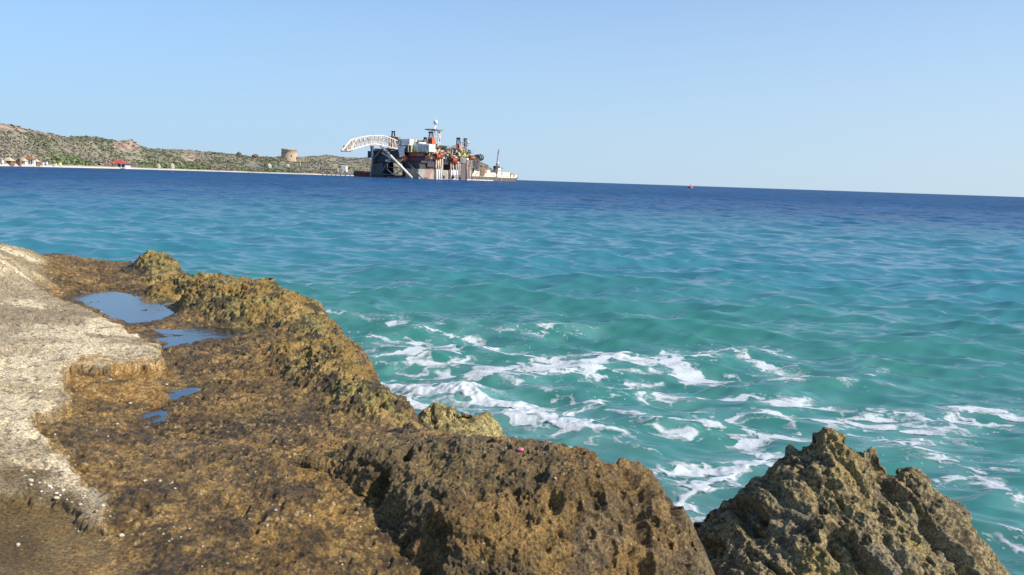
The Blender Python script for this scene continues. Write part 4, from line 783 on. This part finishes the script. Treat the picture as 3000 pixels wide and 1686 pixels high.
for k in range(75):
    x = rng.uniform(1250, 1385); y = rng.uniform(434, 466)+max(0, (x-1330))*.08; mb = MB(); sbox(mb, x, x+rng.uniform(1.5, 6), y, y+rng.uniform(1.5, 5), -1.5-rng.uniform(0, 2.5), 1)
    RP(mb, 'deck_machinery', [YEL, RUST, BLK, CREAM, PINK, GREY, OLV, WST][k % 8])
for k in range(22):
    x = rng.uniform(1250, 1395); mb = MB(); mb.tube(onside(x, rng.uniform(436, 446), -2), onside(x+rng.uniform(-6, 6), rng.uniform(450, 466), -2), .4, n=5); RP(mb, 'pipe_run', [CREAM, WST, RUST][k % 3])
for k in range(70):                           # upper deck clutter
    x = rng.uniform(1190, 1378); y0_ = 446-rng.uniform(2, 24)*(1 if x < 1300 else .6)+(max(0, x-1330))*.1; mb = MB(); w_ = rng.uniform(2, 7); h_ = rng.uniform(2, 7)
    b_0 = rng.uniform(10, 40); sbox(mb, x, x+w_, y0_, y0_+h_, b_0, b_0+rng.uniform(2, 5), zd1); RP(mb, 'deck_machinery', [RUST, PINK, CREAM, OLV, BLK, RUST, YEL, GREY][k % 8])
for k in range(14):
    x = 1196+k*13; mb = MB(); mb.tube(onside(x, 446, 12), onside(x, 446-rng.uniform(14, 26), 12), .35, n=5); RP(mb, 'lamp_post', [WST, GREY][k % 2])
# bow fairleads
for px, py, rd, mt in ((1396, 461, 3, BLK), (1405, 462, 4.2, paint('green_grey', (.15, .20, .20), .5)), (1391, 472, 3, GREY)): drumw(px, py, 2, rd, mt, 'fairlead', GREY)
mb = MB(); mb.hexa([onside(1388, 492, 1), onside(1404, 490, 1), onside(1404, 490, 30), onside(1388, 492, 30), onside(1386, 462, 0), onside(1409, 464, 0), onside(1409, 464, 30), onside(1386, 462, 30)]); RP(mb, 'bow_module', paint('brown_grey', (.13, .11, .11), .6, .4))
for x in (1387, 1391, 1395, 1400): beam_ = MB(); beam_.tube(onside(x, 468, -1.5), onside(x+2, 502, -1.5), .45, n=5); RP(beam_, 'mooring_chain', GREY)
# cranes
def aframe(px, py0, py1, wpx, b, mat, name='crane_frame', parent=None):
    mb = MB(); q = onside(px, py1, b); t_ = onside(px, py0, b); s = wpx*.43
    for sg_ in (-1, 1):
        mb.tube((q[0]+.5*s*sg_*.5, q[1]-s*sg_*.5, q[2]), (t_[0]+.5*s*sg_*.3, t_[1]-s*sg_*.35, t_[2]), .8, n=6)
    mb.box(t_[0]-s*.3, t_[0]+s*.3, t_[1]-s*.55, t_[1]+s*.55, t_[2]-1.2, t_[2]+1.0)
    mb.tube((q[0], q[1], q[2]), (t_[0], t_[1], t_[2]), .5, n=5)
    return RP(mb, name, mat, parent)
def crane(px, ytop, yframe, ybase, wf, wc, b, cabmat, basemat):
    c_ = onside(px, ybase, b); t_ = onside(px, yframe, b); s = wc*.215
    mb = MB(); mb.frust(c_[0]-s, c_[0]+s, c_[1]-s, c_[1]+s, c_[2], t_[2], s*.25, s*.25); cab = RP(mb, 'crane_cab', cabmat)
    mb = MB(); mb.lathe((c_[0], c_[1], 0), [(s*1.0, zd1), (s*.8, c_[2]), (s*1.1, c_[2]+.6), (0, c_[2]+.6)], 12); RP(mb, 'crane_pedestal', basemat, smooth=True)
    mb = MB(); mb.box(c_[0]-s*1.02, c_[0]-s*.98, c_[1]-s*.6, c_[1]+s*.2, c_[2]+.4*(t_[2]-c_[2]), c_[2]+.7*(t_[2]-c_[2])); RP(mb, 'cab_window', BLK, cab)
    aframe(px-1, ytop, yframe+2, wf, b, BLK)
def boom(px0, y0, px1, y1, b, hgt, mat, name='crane_boom', tip=None):
    mb = MB(); a_ = Vector(onside(px0, y0, b)); c_ = Vector(onside(px1, y1, b)); n_ = 14
    for dy in (0, 2.2):
        for dz in (0, hgt):
            mb.tube(a_+Vector((0, dy, dz)), c_+Vector((0, dy, dz*.6)), .38, n=5)
    for i in range(n_):
        p0 = a_.lerp(c_, i/n_); p1 = a_.lerp(c_, (i+1)/n_); h0 = hgt*(1-.4*i/n_); h1 = hgt*(1-.4*(i+1)/n_)
        for dy in (0, 2.2): mb.tube(p0+Vector((0, dy, 0 if i % 2 else h0)), p1+Vector((0, dy, h1 if i % 2 else 0)), .28, n=4)
    o = RP(mb, name, mat)
    if tip: m2 = MB(); m2.box(c_.x-3, c_.x+4, c_.y-.8, c_.y+3, c_.z-1.8, c_.z+hgt); RP(m2, 'boom_tip', BLK, o)
crane(1264, 388, 404, 426, 11, 20, 8, ORG, BLK); crane(1344, 406, 422, 440, 10, 17, 14, PINK, RUST)
mb = MB(); v = onstern(1152, 416, 2); v2 = onstern(1152, 401, 2); mb.frust(-3, 8, v[1]-5, v[1]+5, v[2]-8, v2[2], 1, 1); RP(mb, 'crane_cab', RUST); 
mb = MB()
for sg_ in (-1, 1): mb.tube((2, v[1]+sg_*2.3, v2[2]), (2, v[1]+sg_*1.5, onstern(1152, 386, 2)[2]), .9, n=6)
mb.box(1, 3, v[1]-2.6, v[1]+2.6, onstern(1152, 387, 2)[2], onstern(1152, 384.5, 2)[2]); RP(mb, 'crane_frame', BLK)
mb = MB(); tbox(mb, 1156, 1166, 402, 414, 0, 5); RP(mb, 'crane_counterweight', paint('ochre_brown', (.30, .22, .10), .7, .3))
boom(1258, 431, 1303, 434, 0, 2.6, OLV, tip=1); boom(1256, 434.5, 1300, 437, 4, 1.6, paint('boom_dark', (.07, .06, .045))); boom(1316, 443, 1373, 446, -2, 2.6, OLV, tip=1); boom(1337, 430, 1308, 440, 6, 1.8, GREY); boom(1337, 434, 1312, 442, 4, 1.5, GREY)
mb = MB(); sbox(mb, 1221, 1241, 412, 416.5, 22, 28); RP(mb, 'stores_box', paint('dark_red_brown', (.22, .10, .08))); aframe(1246, 405, 413, 8, 20, BLK); mb = MB(); sbox(mb, 1239, 1254, 413, 421, 18, 26); RP(mb, 'stores_box', RUST)
mb = MB(); sbox(mb, 1356, 1368, 432, 443, 14, 24); RP(mb, 'stores_box', GREY); mb = MB(); sbox(mb, 1276, 1281, 422, 430, 4, 12); sbox(mb, 1256, 1276, 426, 431, 2, 12); RP(mb, 'stores_box', BLK)
# lattice mast with the big radome
mw = MB(); b_ = 30
legs = [(1253.5, 425, 1256, 382, .55), (1287, 430, 1289.5, 380, 1.1), (1283, 430, 1284, 380, .9), (1273, 425, 1272, 382, .4)]
for x0, y0, x1, y1, r_ in legs: mw.tube(onside(x0, y0, b_), onside(x1, y1, b_), r_*.9, n=6); mw.tube(onside(x0+1, y0, b_+7), onside(x1+1, y1, b_+7), r_*.6, n=6)
for i in range(7):
    y = 425-i*6.5; mw.tube(onside(1254, y, b_), onside(1288, y-6, b_), .22, n=4) if i % 3 == 0 else None; mw.tube(onside(1284, y, b_), onside(1289, y-6, b_), .35, n=4); mw.tube(onside(1289, y, b_), onside(1284, y-6, b_), .35, n=4)
ms_ = RP(mw, 'radar_mast', WHITE); mb = MB(); c_ = onside(1271, 381, b_+3); mb.box(c_[0]-9, c_[0]+10, c_[1]-8, c_[1]+8, c_[2]-.7, c_[2]+.6); RP(mb, 'mast_platform', GREY, ms_)
mb = MB(); mb.tube(onside(1274, 381, b_), onside(1276, 365, b_), .9, n=8); mb.tube(onside(1270, 381, b_), onside(1275, 370, b_), .45, n=6); mb.tube(onside(1281, 381, b_), onside(1277, 370, b_), .45, n=6); mb.tube(onside(1271, 374, b_), onside(1282, 374, b_), .5, n=6); mb.tube(onside(1262, 381, b_), onside(1262, 372, b_), .25, n=6); RP(mb, 'mast_top', WHITE, ms_)
mb = MB(); mb.sphere(onside(1276.5, 359, b_), 2.9, 12, 1.1); RP(mb, 'radome', WHITE, ms_, True)
mw = MB(); mw.tube(onside(1361, 434, 20), onside(1362, 408, 20), 1.0, n=8); mw.tube(onside(1366, 434, 20), onside(1366, 415, 20), .7, n=8); m2_ = RP(mw, 'signal_mast', GREY)
mb = MB()
for x0, x1, y in ((1355, 1371, 419), (1358, 1369, 425), (1359, 1366, 413)): a_ = onside(x0, y, 20); c_ = onside(x1, y, 20); mb.box(a_[0], c_[0], 17, 22, a_[2]-.5, a_[2]+.5)
RP(mb, 'mast_platform', GREY, m2_); mb = MB(); a_ = onside(1362.5, 408, 20); mb.box(a_[0]-2.5, a_[0]+2.5, 18, 21, a_[2]-1, a_[2]+1); RP(mb, 'radar_scanner', BLK, m2_); mb = MB(); mb.sphere(onside(1371, 417.5, 18), 1.5, 8); RP(mb, 'radome', WHITE, m2_, True)
# mooring lines rig -> shore
def line(pts, label, r_=.28):
    mb = MB(); P_ = [Vector(p_) for p_ in pts]; n_ = 16
    def cat(t):
        k = t*(len(P_)-1); i = min(int(k), len(P_)-2); return P_[i].lerp(P_[i+1], k-i)
    for i in range(n_): mb.tube(cat(i/n_), cat((i+1)/n_), r_, n=5)
    o = mb.build('mooring_line', paint('pale_rope', (.60, .54, .42), .8)); tag(o, label, 'rope', 'mooring lines from the platform to the shore')
def lp(px, py, y): return at_y(px, py, y)
line([WG+np.array([4, 0, 3]), lp(793, 489, 1180), lp(875, 485, 1150), lp(958, 476, 1110), lp(1050, 465, 1065), lp(1088, 459, 1045)], 'upper pale mooring line running from the black winch up to the platform')
line([lp(735, 505.0, 1225), lp(839, 499, 1190), lp(892, 491, 1165), lp(984, 478, 1110), lp(1010, 473, 1095), lp(1088, 462, 1048)], 'lower pale mooring line curving from the beach to the platform')
line([WG+np.array([4, 0, 2.4]), lp(800, 492.5, 1180), lp(912, 484, 1140), lp(990, 475, 1100), lp(1088, 461, 1046)], 'middle pale mooring line just under the upper one', .2)
# ------------------------------------------------------------ barge, second ship, buoy
def ship_frame(name, px0, px1, y0, y1, label, cat):
    a = at_y(px0, 500, y0); b = at_y(px1, 500, y1); a[2] = b[2] = 0; v = b-a; e = empty(name, a, label, cat); e.rotation_euler.z = math.atan2(v[1], v[0]); return e, float(np.linalg.norm(v)), (y0+y1)/2/FPX
e, Lb, q = ship_frame('cargo_barge', 1034, 1086, 1085, 1075, 'low dark red barge moored left of the platform stern', 'barge')
mb = MB(); mb.hexa([(2, 0, -1), (Lb, 0, -1), (Lb, 12, -1), (2, 12, -1), (0, 0, 5), (Lb, 0, 5), (Lb, 12, 5), (0, 12, 5)]); part(mb, 'hull', RED, e)
mb = MB(); mb.box(1, Lb*.62, 1, 10, 5, 7.6); part(mb, 'cargo_hold', RED, e); mb = MB(); mb.box(Lb*.64, Lb*.86, 2, 9, 5, 6.6); part(mb, 'deckhouse', BLK, e); mb = MB(); mb.box(-.2, Lb, -.3, 12.3, 4.6, 5.05); part(mb, 'rubbing_strake', BLK, e)
for k in range(6): mb = MB(); mb.tube((Lb*(.1+.15*k), -.35, 2.6), (Lb*(.1+.15*k), .1, 2.6), .9, n=10); part(mb, 'tyre_fender', BLK, e)
e, Ls, q = ship_frame('supply_ship', 1384, 1526, 1150, 1235, 'cream supply ship with a dark hull and upright crane, right behind the platform', 'ship')
def X_(px): return (px-1384)/(1519-1384)*Ls
def Z_(py): return (526.5-py)*q
HUL = paint('ship_hull', (.13, .11, .10), .6, .5, rc=(.2, .13, .09))
mb = MB(); prof_ = [(0, -1, 0, Z_(514.5)), (X_(1500), -1, X_(1500), Z_(516)), (X_(1513), -1, X_(1519.5), Z_(514.5))]
mb.hexa([(0, 0, -1), (X_(1500), 0, -1), (X_(1500), 16, -1), (0, 16, -1), (0, 0, Z_(515)), (X_(1500), 0, Z_(516.5)), (X_(1500), 16, Z_(516.5)), (0, 16, Z_(515))])
mb.hexa([(X_(1500), 0, -1), (X_(1513), 7, -1), (X_(1513), 9, -1), (X_(1500), 16, -1), (X_(1500), 0, Z_(516.5)), (X_(1520), 5, Z_(513.5)), (X_(1520), 11, Z_(513.5)), (X_(1500), 16, Z_(516.5))]); part(mb, 'hull', HUL, e)
mb = MB(); mb.box(0, X_(1440), -.3, 0, .0, 1.2); part(mb, 'boot_stripe', WST, e)
def sb(name, x0, x1, yt, yb, mat, y0=2, y1=13, ins=.0): m_ = MB(); m_.frust(X_(x0), X_(x1), y0, y1, Z_(yb), Z_(yt), ins, ins); return part(m_, name, mat, e)
CR2 = paint('ship_cream', (.86, .80, .60), .6, .2)
sb('deckhouse', 1387, 1405, 500, 515, CR2); sb('funnel', 1391, 1400, 493, 500, CR2, 5, 10, 1.2); sb('deckhouse', 1407, 1452, 503, 515, CR2); sb('bridge', 1426, 1435, 496, 503, CR2); sb('deckhouse', 1462, 1508, 507, 517, CR2); sb('deckhouse', 1464, 1490, 501, 507, CR2); sb('forecastle', 1504, 1515, 505, 516, WST, 4, 12, 1.5)
sb('cargo_stack', 1408, 1418, 492, 512, RUST, .5, 1.8); sb('cargo_stack', 1413, 1424, 495, 503, PINK, .6, 5); sb('cargo_stack', 1384, 1389, 492, 506, OLV, .6, 6); sb('cargo_stack', 1436, 1446, 497, 503, OLV, 2, 8)
for k, (x, y) in enumerate(((1424, 509), (1432, 508), (1437, 506), (1443, 510), (1468, 504), (1475, 504), (1482, 504), (1471, 511), (1480, 511), (1398, 507), (1484, 511))):
    sb('window', x, x+2.2, y, y+2.4, paint('dim_window', (.20, .15, .09)), 1.9, 2.0)
arch = MB()
for x in (1491, 1502): arch.tube((X_(x), 1.4, Z_(512)), (X_(x), 1.4, Z_(503)), .9, n=6)
arch.tube((X_(1491), 1.4, Z_(503)), (X_(1502), 1.4, Z_(503)), .9, n=6); part(arch, 'gantry', paint('ochre_arch', (.42, .33, .14), .7), e)
sb('crane_column', 1452, 1462, 489, 517, WHITE, 0, 4); sb('column_band', 1451.6, 1462.4, 496, 497.5, RED, -.3, 4.3); sb('crane_house', 1446, 1458, 483, 490, BLK, 0, 5, .4); sb('side_platform', 1462, 1467, 488, 491, BLK, 1, 3); sb('side_ladder', 1463, 1464.5, 489, 516, GREY, 1, 2); sb('deck_winch', 1447, 1452, 489, 500, GREY, 1, 5)
mb = MB(); mb.sphere((X_(1453), 1, Z_(475.5)), 1.9, 9, 1.15); part(mb, 'radome', WHITE, e, True)
mb = MB(); mb.tube((X_(1452), 2.5, Z_(484)), (X_(1455.5), 2.5, Z_(448)), 1.0, .8, n=6); part(mb, 'crane_boom', paint('dull_red', (.38, .20, .22), .6), e); mb = MB(); mb.tube((X_(1455.5), 2.5, Z_(448)), (X_(1457.5), 2.5, Z_(435)), 1.1, .5, n=6); part(mb, 'boom_tip', paint('blue_grey', (.10, .12, .17), .6), e)
mb = MB(); mb.tube((X_(1496), 6, Z_(507)), (X_(1496), 6, Z_(484)), .2, n=5); part(mb, 'mast', WHITE, e); mb = MB(); mb.tube((X_(1462), -.4, Z_(518)), (X_(1462), -.4, .0), .35, n=5); part(mb, 'hanging_rope', WHITE, e)
g = at_z(2022, 551.5, 0); q = g[1]/FPX; e = local('marker_buoy', g, 0, 'small red buoy with a stubby mast floating near the horizon', 'buoy'); e.rotation_euler.y = .12
mb = MB(); mb.lathe((0, 0, 0), [(6*q, -1), (8*q, 1.5*q), (7.6*q, 3.6*q), (5*q, 5*q), (0, 5.4*q)], 20); part(mb, 'float', paint('buoy_red', (.58, .10, .06), .5, .1), e, True)
mb = MB(); mb.tube((0, 0, 5*q), (0, 0, 11*q), .9*q, .5*q, n=6); part(mb, 'mast', GREY, e); mb = MB(); mb.box(-3*q, 1*q, -2*q, 2*q, 4.5*q, 6.8*q); part(mb, 'lantern_box', PINK, e)
# ------------------------------------------------------------ pebbles on the shelf
PEBS = [paint('pale_pebble', (.52, .45, .34), .7, 0, scale=20), paint('tan_pebble', (.42, .31, .19), .7, 0, scale=20), paint('grey_pebble', (.34, .32, .28), .7, 0, scale=20), paint('shell_white', (.66, .61, .54), .5, 0, scale=20)]
def pebble_mesh(seed):
    rs = np.random.RandomState(seed); mb = MB(); mb.sphere((0, 0, 0), 1, 8); V = np.array(mb.v); k = 1+.35*(vn(V, .9, seed)-.5)+.15*(vn(V, .4, seed+1)-.5)
    V = V*k[:, None]*np.array([1, .75, .55]); me = bpy.data.meshes.new('pebble'); me.from_pydata([tuple(v) for v in V.tolist()], [], mb.f); me.polygons.foreach_set('use_smooth', np.full(len(mb.f), True)); me.materials.append(PEBS[seed % 4]); return me
PM = [pebble_mesh(900+k) for k in range(8)]
NAMED = [((325,1113), 8, 'large pale pebble on the ochre patch of the rock shelf'), ((118,1144), 9, 'white stone alone on the dry left slab above its smooth lower half'), ((53,1596), 11, 'white shell on the smooth brown slab at the bottom left corner'), ((360,1570), 13, 'pale upright pebble at the edge of the smooth slab near the bottom left'), ((148,1305), 9, 'orange tinted pebble beside the notch of the dry slab'),
 ((423,1408), 8, 'left of two pale pebbles side by side on the wet brown rock'), ((472,1411), 7, 'right of two pale pebbles side by side on the wet brown rock'), ((587,1448), 7, 'whitish pebble in the middle of the wet brown rock'), ((812,1495), 8, 'peach pebble between the boulder shadow and the wet brown rock'), ((165,1460), 12, 'largest pale stone of the white gravel ledge'), ((90,1405), 12, 'white stone at the left start of the gravel ledge'), ((345,1240), 6, 'small pebble above the faint pool in the left foreground'), ((1623,1400), 9, 'pale pebble stuck on the face of the rounded boulder'), ((382,1179), 7, 'white pebble just below the ochre patch')]
def put_pebble(px, py, spx, label, group=None):
    g = ground_at(px, py, GRIDS)
    if g is None: return
    r_ = spx*g[1]/FPX; o = bpy.data.objects.new('pebble', PM[rng.randint(8)]); col.objects.link(o)
    o.location = (g[0], g[1], g[2]+r_*.25); o.scale = (r_, r_, r_); o.rotation_euler = (rng.uniform(-.3, .3), rng.uniform(-.3, .3), rng.uniform(0, 6.28)); tag(o, label, 'pebble', group)
for (a_, b_), s, lab in NAMED: put_pebble(a_, b_, s*.8, lab)
GP = 'small pebbles scattered over the rock shelf'
for k in range(26): a_ = rng.uniform(60, 330); put_pebble(a_, 1385+(a_-60)*.42+rng.normal(0, 14), rng.uniform(3, 7), 'small whitish pebble of the gravel ledge along the dry slab', 'whitish pebbles of the gravel ledge')
for k in range(70):
    a_, b_ = rng.uniform(150, 1150), rng.uniform(1080, 1680)
    if a_-150 > (b_-1000)*1.6+200: continue
    put_pebble(a_, b_, rng.uniform(2.2, 4.8), 'tiny pebble lying on the wet brown rock shelf', GP)
for k in range(16): a_ = rng.uniform(110, 430); put_pebble(a_, 868+(a_-180)*.42+rng.normal(0, 14), rng.uniform(2, 4), 'tiny pale pebble on the rim of the dry slab beside the pools', 'pebbles on the rim of the dry slab')
g = ground_at(1527, 1318, GRIDS)
if g is not None:
    mb = MB(); mb.sphere((0, 0, 0), 1, 9); V = np.array(mb.v); V = V*(1+.5*(vn(V, .45, 77)-.5))[:, None]*np.array([1.2, .9, .7])*.016; mb.v = [tuple(v) for v in V]
    o = mb.build('coral_fragment', paint('pink_coral', (.62, .16, .26), .6, scale=30), smooth=True); o.location = (g[0], g[1], g[2]+.008); tag(o, 'small bright pink coral fragment on top of the rounded boulder', 'coral')
